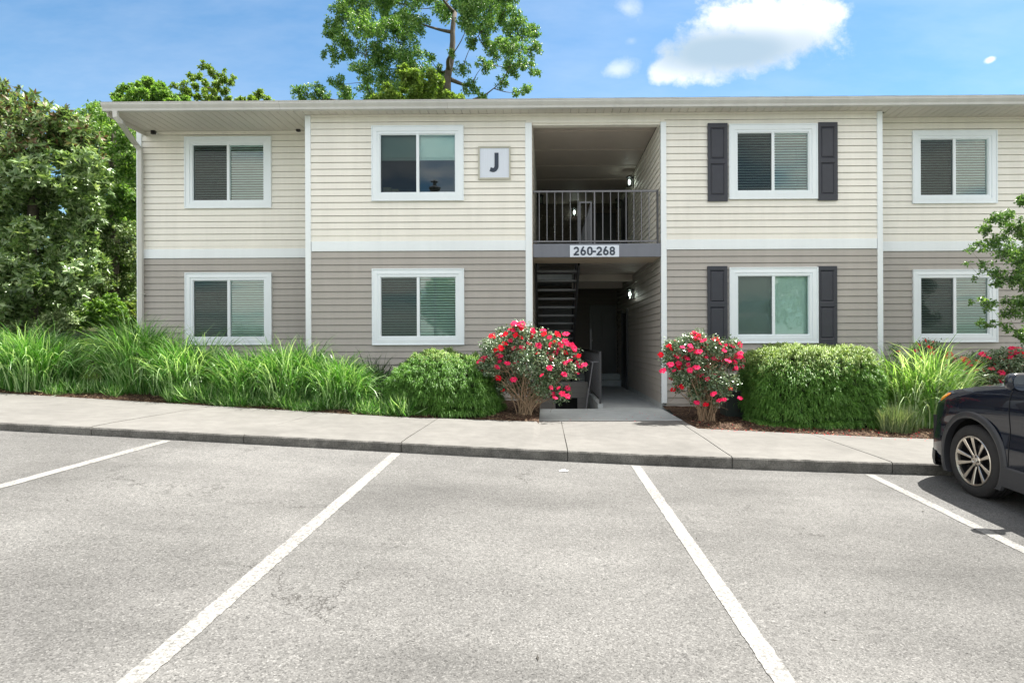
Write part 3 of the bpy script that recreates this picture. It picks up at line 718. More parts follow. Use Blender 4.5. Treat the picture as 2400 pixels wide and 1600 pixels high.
for zz in (E+3.2, E+1.0): m.box(dx1-.05, dx1+.05, YL-.125, YL-.02, zz, zz+.025)
m.put('downspout', GUTTER)

# passage: floors, ceilings, beam
YS = 12.2; XS = .72
m = PM(); m.box(PIL, PIR, YM+.03, YS, E+1.65, E+1.86); m.box(XS, PIR, YS, 18.2, E+1.70, E+1.858); m.box(PIL, XS, 16.4, 18.2, E+1.70, E+1.856); m.put('landing_floor', SLAB)
m = PM(); m.box(PIL+.01, PIR-.005, YM-.035, YM+.03, E+1.61, E+1.862, .004); m.put('landing_beam', BEAM)
m = PM(); m.box(PIL+.01, PIR-.01, YM+.031, YS, E+1.61, E+1.649); m.put('landing_soffit', TAN)
m = PM(); m.box(XS+.02, PIR-.02, 14.9, 15.05, E+1.52, E+1.70); m.put('ceiling_beam', CEIL); m = PM(); m.box(XS+.02, PIR-.02, 16.9, 17.05, E+1.52, E+1.70); m.put('ceiling_beam', CEIL); m = PM()
for k in range(9): m.box(XS+.02, PIR-.02, YS+.02+k*.29, YS+.30+k*.29, E+1.67+.006*(k % 2), E+1.70)
m.put('ceiling_panels', CEIL)
m = PM(); m.box(PIL, PIR, YM+.14, 18.2, E+4.215, E+4.25)
for y in (11.95, 13.12, 14.3, 15.48, 16.66): m.box(PIL+.01, PIR-.01, y-.03, y+.03, E+4.20, E+4.216)
m.put('ceiling_panels', CEIL)
FZ = E-1.26; XW = .985
m = PM(); m.box(XW, PIR+.03, YM, 17.2, FZ-.3, FZ); m.box(PIL, XW, 16.3, 17.2, FZ-.3, FZ); m.box(PIL, PIR, 17.2, 17.6, FZ-.3, FZ+.165); m.box(PIL, PIR, 17.6, 18.25, FZ-.3, FZ+.33)
m.box(XW-.0, XW+.10, YM+.05, 16.3, FZ, FZ+.08, .006); m.put('passage_floor', SLAB)
o = MB(); o.box(-.12, 2.2, 9.645, YM, FZ-.25, FZ-.003, .008); o = o.build('path', SLAB); o['kind'] = 'structure'
# doors at the back
m = PM(); m.box(PIR-.045, PIR-.015, 16.7, 17.15, FZ, FZ+.0); 
def door(x0, x1, zf):
    d = PM(); d.box(x0, x1, 18.13, 18.18, zf, zf+2.05)
    for a, b in ((.25, .9), (1.05, 1.85)): 
        for s0, s1 in ((.10, .42), (.50, .82)): d.box(x0+(x1-x0)*s0/.92, x0+(x1-x0)*s1/.92, 18.115, 18.131, zf+a, zf+b, .006)
    d = d.put('door', DARKIN)
    k = PM(); k.tube([(x0+.07, 18.13, zf+.98), (x0+.07, 18.07, zf+.98)], [.014, .028], 12); k.put('handle', RAILM, d); return d
door(1.32, 2.12, FZ+.33); door(-.1, .78, FZ+.33) ; door(1.25, 2.12, E+1.86)
def sdoor(x, s, zf):
    d = PM(); d.box(min(x, x+s*.03), max(x, x+s*.03), 15.9, 16.8, zf, zf+2.05); d.box(min(x, x+s*.045), max(x, x+s*.045), 15.82, 15.9, zf, zf+2.13); d.box(min(x, x+s*.045), max(x, x+s*.045), 16.8, 16.88, zf, zf+2.13); d.put('door', DARKIN)
sdoor(PIR-.013, -1, FZ); sdoor(PIR-.013, -1, E+1.86); sdoor(PIL+.013, 1, E+1.86)
# cellar stairwell
m = PM(); zp = E-4.3
m.quad((PIL, YM, zp), (XW, YM, zp), (XW, 16.3, zp), (PIL, 16.3, zp)); m.quad((XW-.001, YM, zp), (XW-.001, 16.3, zp), (XW-.001, 16.3, FZ-.3), (XW-.001, YM, FZ-.3))
m.quad((PIL+.001, YM, zp), (PIL+.001, 16.3, zp), (PIL+.001, 16.3, E-1.15), (PIL+.001, YM, E-1.15)); m.quad((PIL, YM+.002, zp), (XW, YM+.002, zp), (XW, YM+.002, FZ-.25), (PIL, YM+.002, FZ-.25)); m.put('stairwell_wall', SLAB)
wall(TAUPE, PIL, XW, zp, E-.94, 14.2, [(.22, .74, zp-.1, E-1.32)], nm='stairwell_wall')
m = PM(); m.box(.1, .9, 14.6, 14.65, zp, E-1.0); m.put('cellar_dark_panel', DARKIN)  # dark panel added behind the doorway, blocking the sunlit ground beyond
# staircase: open treads rising towards the front
st = PM(); 
for sx in (PIL+.03, XS-.06):
    a = Vector((sx, YS, E+1.84)); b = Vector((sx, YS+.25*18, E+1.84-.174*18)); dn = Vector((0, 0, -.28))
    for dx in (0, .035):
        st.quad(tuple(a+Vector((dx, 0, 0))), tuple(b+Vector((dx, 0, 0))), tuple(b+dn+Vector((dx, 0, 0))), tuple(a+dn+Vector((dx, 0, 0))))
    for off in (Vector((0, 0, 0)), dn):
        st.quad(tuple(a+off), tuple(a+off+Vector((.035, 0, 0))), tuple(b+off+Vector((.035, 0, 0))), tuple(b+off))
st = st.put('staircase', IRON)
for i in range(17):
    t = PM(); y = YS+.10+.25*i; z = E+1.86-.174*(i+1); t.box(PIL+.066, XS-.061, y-.02, y+.25, z-.045, z, .005); t.put('tread', RAILM, st)
h = PM(); h.tube([(XS-.04, YS, E+2.76), (XS-.04, YS+4.2, E+2.76-.174*16.8)], .02, 8); 
for i in range(0, 17, 4): h.tube([(XS-.04, YS+.02+.25*i, E+2.76-.174*i), (XS-.04, YS+.02+.25*i, E+1.80-.174*i)], .013, 6)
h.put('handrail', IRON, st)
# balcony railing
zt = at(1370, 439, YM).z; zb = at(1370, 554, YM).z
xa, xb = PIL+.0, at(1511, 500, YM).x
rl = PM(); rl.box(xa, xb, YM-.0, YM+.028, zt-.018, zt+.016, .003); rl.box(xa, xb, YM, YM+.024, zb-.014, zb+.014, .003); rl = rl.put('balcony_railing', RAILM)
for k, zx in enumerate((278, 357, 437, 516, 596, 675, 754, 843, 927, 1007, 1087, 1165, 1245, 1322, 1400)):
    x = at((1200+zx/4.355)/1.0204, 500, YM).x; hw = .007 if k != 7 else .013
    p = PM(); p.box(x-hw, x+hw, YM+.012-hw, YM+.012+hw, zb+.0145 if k != 7 else E+1.86, zt-.0185); p.put('picket', RAILM, rl)
p = PM(); p.box(xb-.022, xb+.014, YM-.003, YM+.035, E+1.70, zt+.018); p.put('end_post', IRON, rl)
# guard loop by the stair head
gd = PM(); x0, x1 = .70, .93; gz0, gz1 = E+1.86, at(1360, 465, 12.2).z
for x in (x0, x1): gd.box(x-.016, x+.016, YS-.016, YS+.016, gz0, gz1-.016)
gd.box(x0-.016, x1+.016, YS-.016, YS+.016, gz1-.016, gz1+.016); gd.box(x1-.012, x1+.012, YS+.017, 16.3, gz1-.016, gz1+.016); gd.box(x1-.012, x1+.012, YS+.017, 16.3, gz0+.08, gz0+.10)
gd = gd.put('stair_guard', RAILM)
for k in range(36): 
    p = PM(); y = YS+.12+k*.113; p.box(x1-.006, x1+.006, y-.006, y+.006, gz0+.1005, gz1-.0165); p.put('picket', RAILM, gd)
# guard of the cellar stairwell
cg = PM(); gt = E-.20; xg = XW+.05
cg.box(xg-.02, xg+.02, YM+.07, YM+.11, FZ+.08, gt-.018); cg.box(xg-.02, xg+.02, YM+.07, 16.2, gt-.018, gt+.018); cg.box(xg-.014, xg+.014, YM+.111, 16.2, FZ+.15, FZ+.175); cg.box(xg-.02, xg+.02, 13.8, 13.84, FZ+.08, gt+.5)
cg = cg.put('stairwell_guard', IRON)
for k in range(38):
    p = PM(); y = YM+.20+k*.12; p.box(xg-.007, xg+.007, y-.007, y+.007, FZ+.1755, gt-.0185); p.put('picket', IRON, cg)
hr = PM(); hr.tube([(xg-.13, YM+.22, gt-.18), (xg-.14, YM+.22, gt-.19), (xg-.14, YM+3.4, gt-.19-.0)], .019, 8); hr.box(xg-.13, xg-.02, YM+.21, YM+.23, gt-.19, gt-.17); hr.tube([(xg-.13, YM+.20, gt-.19), (xg-.30, YM+.16, FZ-.2)], .012, 6); hr.put('stairwell_handrail', RAILM)

# signs
def rrect(cx, cz, w_, h_, r_, n=6):
    pts = []
    for qx, qz, a0 in ((1, 1, 0), (-1, 1, 90), (-1, -1, 180), (1, -1, 270)):
        for k in range(n+1):
            a = math.radians(a0+90*k/n); pts.append((cx+qx*(w_/2-r_)+r_*math.cos(a), cz+qz*(h_/2-r_)+r_*math.sin(a)))
    return pts
def arc(cx, cz, rx, rz, a0, a1, n=10): return [(cx+rx*math.cos(math.radians(a0+(a1-a0)*k/n)), cz+rz*math.sin(math.radians(a0+(a1-a0)*k/n))) for k in range(n+1)]
bx = box_px(1309, 1422, 563, 590, YM-.05); x0, x1, z0, z1 = bx
sg = thing('number_sign', ((x0+x1)/2, YM-.05, z0), 'white sign reading 260-268 on the grey landing beam over the passage', 'sign')
def put(m, name, mt, parent, smooth=False):
    o = m.build(name, mt, None, smooth); o.parent = parent
    o.matrix_parent_inverse = Matrix.Translation(parent.location).inverted(); return o
m = MB(); m.box(x0, x1, YM-.052, YM-.036, z0, z1, .002); put(m, 'board', BOARDW, sg)
H = (z1-z0)*.74; zc = (z0+z1)/2; ww = (x1-x0)*.112; sw = H*.19; yl = YM-.058
m = MB(); total = x1-x0; step = total/7.55; cx = x0+step*.95
for ch, fc in zip('260-268', (.13, .27, .405, .497, .595, .73, .862)):
    cx = x0+total*fc
    hw = ww-sw; t0, b0 = zc+H/2-sw/2, zc-H/2+sw/2
    if ch == '0': m.stroke(rrect(cx, zc, hw, H-sw, hw/2, 8), sw, yl, True)
    if ch == '8':
        m.stroke(rrect(cx, zc+(H-sw)*.255, hw*.92, (H-sw)*.49, hw*.42, 8), sw*.95, yl, True); m.stroke(rrect(cx, zc-(H-sw)*.245, hw, (H-sw)*.51, hw*.46, 8), sw, yl-.0005, True)
    if ch == '6':
        m.stroke(rrect(cx, zc-(H-sw)*.21, hw, (H-sw)*.58, hw*.48, 8), sw, yl, True)
        m.stroke([(cx-hw/2+.001, zc-(H-sw)*.2), (cx-hw/2+.004, zc), (cx-hw*.28, zc+(H-sw)*.25), (cx+hw*.16, zc+H/2)], sw*1.05, yl-.0005)
    if ch == '2':
        m.stroke(arc(cx, t0-hw*.48, hw/2, hw*.48, 175, -10, 12)+[(cx+hw*.42, t0-hw*1.0), (cx+hw*.12, zc-H*.08), (cx-hw*.42, b0+.004)], sw, yl)
        m.stroke([(cx-hw/2-sw*.45, b0), (cx+hw/2+sw*.5, b0)], sw, yl-.0005)
    if ch == '-': m.stroke([(cx-hw*.42, zc-H*.05), (cx+hw*.42, zc-H*.05)], sw, yl)
put(m, 'lettering', SIGNBLUE, sg)
x0, x1, z0, z1 = box_px(1099, 1172, 337, 411, YM-.04)
sg = thing('letter_sign', ((x0+x1)/2, YM-.04, z0), 'square white sign with a dark letter J on the upper beige siding', 'sign')
m = MB(); m.ring(x0-.006, x1+.006, z0-.006, z1+.006, .03, YM-.05, YM-.045, YM-.005); put(m, 'frame', mat('plaque_frame', (.46, .45, .38), .5), sg)
m = MB(); m.box(x0+.02, x1-.02, YM-.030, YM-.014, z0+.02, z1-.02); put(m, 'board', BOARDW, sg)
m = MB(); s_ = (x1-x0)/472; fx = lambda a: x0+(a-1640)*s_; fz_ = lambda b: z1-(b-360)*s_
pts = [(fx(1908), fz_(450)), (fx(1908), fz_(640))]+arc(fx(1858), fz_(640), 50*s_, 66*s_, 0, -100, 10)[1:]+[(fx(1812), fz_(693))]
m.stroke(pts, 60*s_, YM-.037); put(m, 'letter', SIGNBLUE, sg)

# security cameras
for (x, y, D, lb) in ((355, 305, YL, 'small black security camera under the eave above the left end window'), (687, 299, YL, 'small black security camera under the eave beside the white corner post')):
    p = at(x, y, D-.06); c = thing('security_camera', (p.x, D-.02, p.z), lb, 'camera', 'security cameras under the eave')
    m = MB(); m.box(p.x-.045, p.x+.055, D-.035, D-.012, p.z-.02, p.z+.08, .008); put(m, 'mount', CAMW, c)
    m = MB(); m.tube([(p.x-.0, D-.02, p.z+.03), (p.x-.01, D-.10, p.z+.0)], [.03, .03], 12); m.box(p.x-.042, p.x+.036, D-.125, D-.07, p.z-.045, p.z+.032, .008); put(m, 'housing', BLACKP, c)
# lanterns in the passage
def lantern(X, Y, Z, nx, ny, lit, lb):
    c = thing('wall_lantern', (X, Y, Z-.1), lb, 'lamp', 'wall lanterns in the stair passage')
    cx, cy = X+nx*.10, Y+ny*.10
    m = MB(); m.box(*sorted((X+nx*.0-abs(ny)*.05, X+nx*.02+abs(ny)*.05)), *sorted((Y-abs(nx)*.05, Y+ny*.02+abs(nx)*.05)), Z-.12, Z+.12, .004)
    m.tube([(X, Y, Z+.09), (cx, cy, Z+.10)], .012, 8); put(m, 'bracket', BLACKP, c)
    m = MB(); T = Matrix.Translation((cx, cy, Z)); m.lathe([(.004, .155), (.05, .14), (.085, .115), (.085, .105), (.0, .105)], T, 16); m.lathe([(0, -.12), (.07, -.12), (.07, -.10), (0, -.10)], T, 16)
    for q in range(4): a = math.radians(45+90*q); m.tube([(cx+.066*math.cos(a), cy+.066*math.sin(a), Z-.105), (cx+.066*math.cos(a), cy+.066*math.sin(a), Z+.108)], .006, 6)
    put(m, 'cage', BLACKP, c)
    m = MB(); m.lathe([(.055, -.099), (.055, .104)], T, 16); put(m, 'glass', LAMPGL, c, True)
    if lit:
        m = MB(); m.lathe([(.0, -.055), (.018, -.045), (.026, -.015), (.022, .02), (.012, .05), (0, .055)], T, 12); put(m, 'bulb', BULB, c, True)
        L = bpy.data.lights.new('lantern_light', 'POINT'); L.energy = .6; L.color = (1, .93, .82); L.shadow_soft_size = .03
        lo = bpy.data.objects.new('lantern_light', L); COL.objects.link(lo); lo.parent = c; lo.location = (cx-X, cy-Y, .0)
lantern(PIR-.02, 14.7, E+3.93, -1, 0, True, 'lit wall lantern highest up on the right siding above the railing')
lantern(PIR-.02, 14.7, E+1.18, -1, 0, True, 'lit wall lantern on the right wall of the ground floor passage')
lantern(.87, 18.18, E+3.93, 0, -1, True, 'lit wall lantern on the back wall seen through the railing')
lantern(PIR-.02, 17.1, E+3.95, -1, 0, False, 'unlit black wall lantern beside the far right door upstairs')
lantern(PIL+.02, 16.6, E+3.95, 1, 0, False, 'unlit black wall lantern on the left wall behind the railing')

# ------------------------------------------------------------------ vegetation builders
def stalk_path(a, b, sag=.15, n=5, wob=.06):
    a, b = Vector(a), Vector(b); L = (b-a).length; out = []
    s1 = Vector((random.uniform(-1, 1), random.uniform(-1, 1), random.uniform(-.4, 1)))*L*wob
    for k in range(n+1):
        t = k/n; p = a.lerp(b, t); p += s1*math.sin(math.pi*t)*1.3; p.z -= sag*L*math.sin(math.pi*t)*.5; out.append(p)
    return out
def tree(name, label, base, trunk, blobs, lm, nleaf, lsize, D, spread, tr=.25, clumps=14, group=None, cat='tree', whorl=0, lean=0.0, barkm=None, limb=1.0, ratio=.6, droop=.2, sub=.33, lm2=None, cond2=None, twig=3):
    """blobs: (x px, y px, r px) sprays of the crown; each gets its own depth"""
    root = thing(name, base, label, cat, group)
    T = [Vector(base)]+[Vector(p) for p in trunk]
    m = MB(); rad = [tr*(1-.6*k/(len(T)-1)) for k in range(len(T))]
    TT = []; RR = []
    for k in range(len(T)-1):
        for q in range(4):
            t = q/4; p = T[k].lerp(T[k+1], t); TT.append(p+Vector((random.uniform(-1, 1), random.uniform(-1, 1), 0))*tr*.15*(k+q > 0)); RR.append(rad[k]*(1-t)+rad[k+1]*t)
    TT.append(T[-1]); RR.append(rad[-1]); m.tube(TT, RR, 10)
    nodes = [(p, r_) for p, r_ in zip(TT, RR)][2:]
    B = []
    for (x, y, r_) in blobs:
        d = D+random.uniform(-spread, spread); p = at(x, y, d); B.append((p, r_*1.0204*d/F))
    B.sort(key=lambda q: min((q[0]-n_[0]).length for n_ in nodes))
    C = []; 
    for p, r_ in B:
        cand = [n_ for n_ in nodes if n_[0].z < p.z+r_*.6] or nodes
        nd = min(cand, key=lambda n_: (n_[0]-p).length); L = (nd[0]-p).length
        path = stalk_path(nd[0], p, .12, 6, .09); r0 = min(nd[1]*.75, (.012+.022*L)*limb)
        rr = [r0*(1-.7*k/6) for k in range(7)]; m.tube(path, rr, 6)
        nodes += [(q, max(.012*limb, s_)) for q, s_ in list(zip(path, rr))[1:]]
        for k in range(clumps):
            v = Vector(rdir(1)[0])*r_*random.random()**.45; c = p+v*Vector((1, 1, .85)).length/1.6
            if k < twig*2: m.tube(stalk_path(p, c, .05, 3, .08), [rr[-1]*.6, rr[-1]*.45, rr[-1]*.3, .004], 4, False)
            C.append((c, r_*sub*random.uniform(.6, 1.3)))
    m.put = None; put(m, 'trunk', barkm or BARK, root, True)
    c = np.array([tuple(q[0]) for q in C]); s_ = np.array([q[1] for q in C]); w_ = s_**2; w_ /= w_.sum()
    if whorl:
        nn = nleaf//whorl; k = RNG.choice(len(C), nn, p=w_); dd = rdir(nn)*RNG.random((nn, 1))**.5; P = c[k]+dd*s_[k][:, None]*1.3
        ax = rdir(nn, .7); ax[:, 1] -= .35; ax /= np.linalg.norm(ax, axis=1, keepdims=True)
        P = np.repeat(P, whorl, 0); AX = np.repeat(ax, whorl, 0); side = rdir(len(P)); side -= AX*(side*AX).sum(1, keepdims=True); side /= np.linalg.norm(side, axis=1, keepdims=True)
        A = side + AX*RNG.uniform(.05, .6, (len(P), 1)); N_ = AX
    else:
        k = RNG.choice(len(C), nleaf, p=w_); P = c[k]+rdir(nleaf)*(RNG.random((nleaf, 1))**.4)*s_[k][:, None]*1.25
        A = rdir(nleaf, -droop); N_ = rdir(nleaf, 1.0)
    Ls = RNG.uniform(.65, 1.25, len(P))*lsize; V, Fc = leaves(P, A, N_, Ls, Ls*ratio, .2)
    if lm2:
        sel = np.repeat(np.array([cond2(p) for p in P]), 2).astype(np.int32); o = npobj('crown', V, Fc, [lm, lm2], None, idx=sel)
    else: o = npobj('crown', V, Fc, lm)
    o.parent = root; o.matrix_parent_inverse = Matrix.Translation(root.location).inverted(); return root

def gat(x, y, D, dz=0): p = at(x, y, D); return Vector((p.x, p.y, gz(p.x, p.y)-.05+dz))

# ------------------------------------------------------------------ trees
D = 30
big = [(785, 40, 36), (770, 75, 26), (830, 15, 40), (880, -20, 50), (800, 100, 34), (765, 130, 24), (845, 60, 38), (890, 50, 42), (930, 10, 46), (870, 130, 38), (915, 100, 40), (950, 50, 34),
       (835, 165, 28), (900, 175, 40), (945, 150, 34), (780, 195, 25), (795, 222, 20), (850, 215, 30), (955, 205, 42), (1000, 215, 32), (905, 215, 34), (690, 218, 24), (725, 212, 22), (742, 226, 18), (1010, 15, 34), (1050, -10, 46), (1078, 30, 38),
       (1120, 5, 46), (1105, 70, 32), (1150, 40, 36), (1190, 65, 32), (1222, 70, 18), (1222, 108, 20), (1180, 110, 30), (1140, 118, 30), (1210, 150, 22), (1175, 160, 24), (1235, 168, 10), (1110, 150, 20), (1085, 100, 15), (1062, 160, 18), (1040, 125, 10), (1208, 205, 14), (1185, 212, 10),
       (1150, 190, 15), (1085, 200, 20), (1110, 222, 14), (1000, -50, 60), (1100, -60, 60), (900, -80, 60), (1160, -30, 40), (985, 130, 14), (1010, 165, 18), (800, -10, 24)]
tree('maple_tree', 'tall spreading green tree with visible grey limbs rising behind the roof', gat(1030, 400, D), [at(1030, 330, D), at(1028, 200, D), at(1036, 120, D), at(1045, 30, D+.3)], big, L_BIG, 105000, .115, D, 3.0, .27, 20, limb=3.0, ratio=.62, sub=.27, twig=5)
tree('olive_green_tree', 'bushy yellow green tree top in front of the tall tree behind the roof', gat(960, 400, 26), [at(960, 330, 26), at(960, 250, 26)], [(900, 225, 26), (940, 190, 30), (985, 195, 28), (960, 225, 34), (1010, 228, 24), (925, 165, 16), (1040, 238, 22), (870, 238, 22)], L_YOUNG, 26000, .13, 26, 1.4, .2, 14, sub=.28)
tree('young_tree', 'airy light green tree with open crown above the left part of the roof', gat(475, 400, 24), [at(475, 330, 24), at(478, 240, 24), at(490, 205, 24)],
     [(470, 155, 12), (490, 165, 14), (450, 178, 16), (510, 175, 14), (530, 190, 10), (425, 198, 14), (400, 200, 9), (465, 200, 18), (500, 200, 16), (440, 220, 18), (480, 222, 20), (515, 215, 14), (420, 228, 12), (535, 178, 6), (455, 238, 20), (495, 240, 20)], L_YOUNG, 8500, .105, 24, 1.0, .09, 9, limb=.9, sub=.24, twig=5)
tree('round_tree', 'dense bright green rounded tree top above the gutter at the left end', gat(330, 400, 22), [at(330, 330, 22), at(330, 250, 22)],
     [(285, 222, 20), (310, 210, 22), (340, 205, 22), (365, 212, 20), (390, 225, 18), (275, 238, 16), (320, 235, 28), (360, 238, 26), (345, 188, 8), (400, 238, 16), (372, 195, 7), (425, 240, 14), (300, 260, 30), (345, 265, 30)], L_BRIGHT, 34000, .10, 22, .9, .15, 16, sub=.26)
tree('sapling', 'small pale leafy tree top peeking over the roof left of the tall tree', gat(590, 400, 25), [at(590, 300, 25), at(590, 240, 25)], [(590, 218, 10), (575, 226, 9), (610, 226, 10), (560, 232, 9), (545, 234, 8), (600, 210, 6), (625, 234, 6), (585, 240, 16)], L_YOUNG, 2600, .11, 25, .6, .06, 8, limb=.7, sub=.24)
# dark broadleaf evergreen on the left
mb_ = []
for (x, y, r_) in [(x+random.uniform(-12, 12), y+random.uniform(-12, 12), random.uniform(30, 42)) for y in range(255, 740, 42) for x in range(-60, 290, 44)]:
    top = np.interp(x, [-80, 0, 60, 130, 190, 230, 300], [160, 215, 232, 250, 275, 305, 420])
    if y-r_*.55 > top and x < np.interp(y, [240, 330, 500, 620, 740], [215, 215, 225, 215, 170]): mb_.append((x, y, r_))
mb_ += [(20, 222, 16), (70, 235, 16), (130, 262, 18), (105, 245, 12), (160, 265, 14), (5, 205, 9), (48, 205, 6), (185, 290, 14), (10, 190, 5)]
gm = at(60, 500, 13.5)
tree('magnolia_tree', 'large dark glossy broadleaf evergreen filling the left edge', gat(70, 700, 13.6), [at(70, 560, 13.6), at(80, 420, 13.6), at(70, 320, 13.6)], mb_, L_MAG, 64000, .15, 13.4, 1.0, .16, 16, whorl=7, ratio=.36, limb=.8, sub=.38,
     lm2=L_MAGR, cond2=lambda p: p[2] > E+4.0 + .7*noise.noise(Vector((p[0]*.9, p[1]*.9, 0))) and random.random() < .25)
vb = [(x+random.uniform(-8, 8), y+random.uniform(-10, 10), random.uniform(22, 32)) for y in range(270, 700, 32) for x in range(205, 330, 28)]
vb = [b for b in vb if b[1] > np.interp(b[0], [200, 250, 330], [255, 275, 300])]
tree('vine_covered_tree', 'tree draped in small leaved climbing vines between the evergreen and the building corner', gat(262, 600, 16.5), [at(262, 500, 16.5), at(255, 380, 16.5), at(262, 300, 16.5)], vb, L_VINE, 46000, .085, 16.5, .7, .14, 14, limb=.7, droop=1.2,
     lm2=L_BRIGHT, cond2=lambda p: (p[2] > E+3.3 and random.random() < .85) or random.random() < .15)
tree('hillside_tree', 'bright green leafy tree behind the vines at the roof corner', gat(230, 600, 20), [at(232, 400, 20), at(235, 320, 20)], [(230, 255, 20), (248, 270, 26), (215, 290, 26), (270, 300, 30), (300, 320, 30), (300, 290, 20), (240, 320, 36), (290, 370, 40), (310, 430, 40), (240, 400, 40), (300, 500, 40), (250, 500, 40), (285, 590, 40), (210, 600, 40), (310, 650, 36)], L_BRIGHT, 44000, .10, 20, .8, .15, 12)
for i, (x, y, D, bl, lm, lb) in enumerate(((235, 735, 14.2, [(215, 705, 22), (240, 720, 24), (265, 705, 20), (200, 735, 22), (235, 745, 26), (270, 740, 24), (180, 745, 20), (255, 690, 14)], L_BRIGHT, 'low sunlit yellow green shrub beside the building corner'),
      (300, 735, 15.0, [(300, 715, 18), (285, 735, 18), (310, 740, 20), (295, 755, 20), (308, 700, 10)], L_OLIVE, 'small olive shrub against the downspout corner'),
      (120, 745, 13.0, [(100, 740, 22), (130, 730, 24), (60, 735, 24), (20, 740, 26), (-20, 735, 28), (150, 752, 22), (110, 765, 26)], L_VINE, 'dull green undergrowth shrub at the foot of the large evergreen'))):
    tree('shrub', lb, gat(x, y, D), [gat(x, y, D, .15), gat(x, y, D, .3)], bl, lm, 7000, .075, D, .4, .03, 10, cat='shrub', limb=.35)
# small tree at the right edge
myr = [(2330, 520, 22), (2292, 497, 22), (2345, 470, 20), (2262, 528, 15), (2250, 565, 15), (2290, 560, 20), (2320, 590, 26), (2350, 555, 30), (2262, 608, 13), (2300, 640, 22), (2345, 640, 28), (2228, 572, 7), (2222, 605, 6), (2275, 700, 16), (2320, 705, 22), (2230, 695, 8), (2352, 700, 28),
       (2350, 770, 22), (2275, 745, 12), (2250, 742, 7), (2310, 752, 12), (2240, 640, 6), (2380, 600, 40), (2400, 500, 40), (2420, 700, 40), (2400, 420, 30), (2255, 690, 8), (2372, 660, 30), (2352, 610, 24), (2378, 520, 26)]
bz = at(2425, 900, 9.7)
tree('crape_myrtle', 'slender small leaved tree reaching over the right end windows', (bz.x, 9.7, bedz(bz.x, 9.7)-.03), [at(2420, 800, 9.7), at(2408, 700, 9.7), at(2392, 600, 9.75), at(2385, 500, 9.8)], myr, L_MYR, 14000, .055, 9.8, .45, .045, 10, limb=.35, ratio=.5, sub=.36)
# trees across the car park, mirrored in the glass
for i, (x, y, h, rr, lb) in enumerate(((-19, -31, 9, 3.4, 'broad tree across the car park behind the viewer, leftmost'), (-9, -34, 7, 2.8, 'lower round tree across the car park behind the viewer'), (3, -33, 8, 3.0, 'middle tree across the car park behind the viewer'), (13, -31, 9, 3.2, 'tall tree across the car park behind the viewer'), (24, -33, 10, 3.8, 'largest tree across the car park behind the viewer'))):
    root = thing('roadside_tree', (x, y, E-2.2), lb, 'tree', 'trees across the car park'); m = MB(); m.tube([(x, y, E-2.3), (x+.1, y, E), (x, y+.1, E+h*.6)], [.22, .17, .07], 8)
    C = np.array([x, y, E+h*.55])+rdir(90)*RNG.random((90, 1))**.4*np.array([rr, rr, h*.42]); k = RNG.integers(0, 90, 9000)
    for q in range(0, 90, 4): m.tube([(x, y, E+h*.3), tuple(C[q])], [.06, .02], 5)
    put(m, 'trunk', BARK, root); P = C[k]+rdir(9000)*.65; V, Fc = leaves(P, rdir(9000), rdir(9000, 1), .26, .16); o = npobj('crown', V, Fc, L_BIG); o.parent = root; o.matrix_parent_inverse = Matrix.Translation(root.location).inverted()
x, y = -6.45, -12.0
root = thing('street_lamp', (x, y, park(x, y)), 'tall car park lamp on a dark pole, mirrored in the upper window', 'street lamp')
m = MB(); m.tube([(x, y, park(x, y)), (x, y, E+8.6)], [.09, .06], 10); put(m, 'pole', IRON, root)
m = MB(); m.lathe([(.06, -.5), (.35, .0), (.30, .05), (.1, .12), (.1, .3), (.22, .36), (.0, .5)], Matrix.Translation((x, y, E+9.0)), 16); put(m, 'lamp_head', RAILM, root)

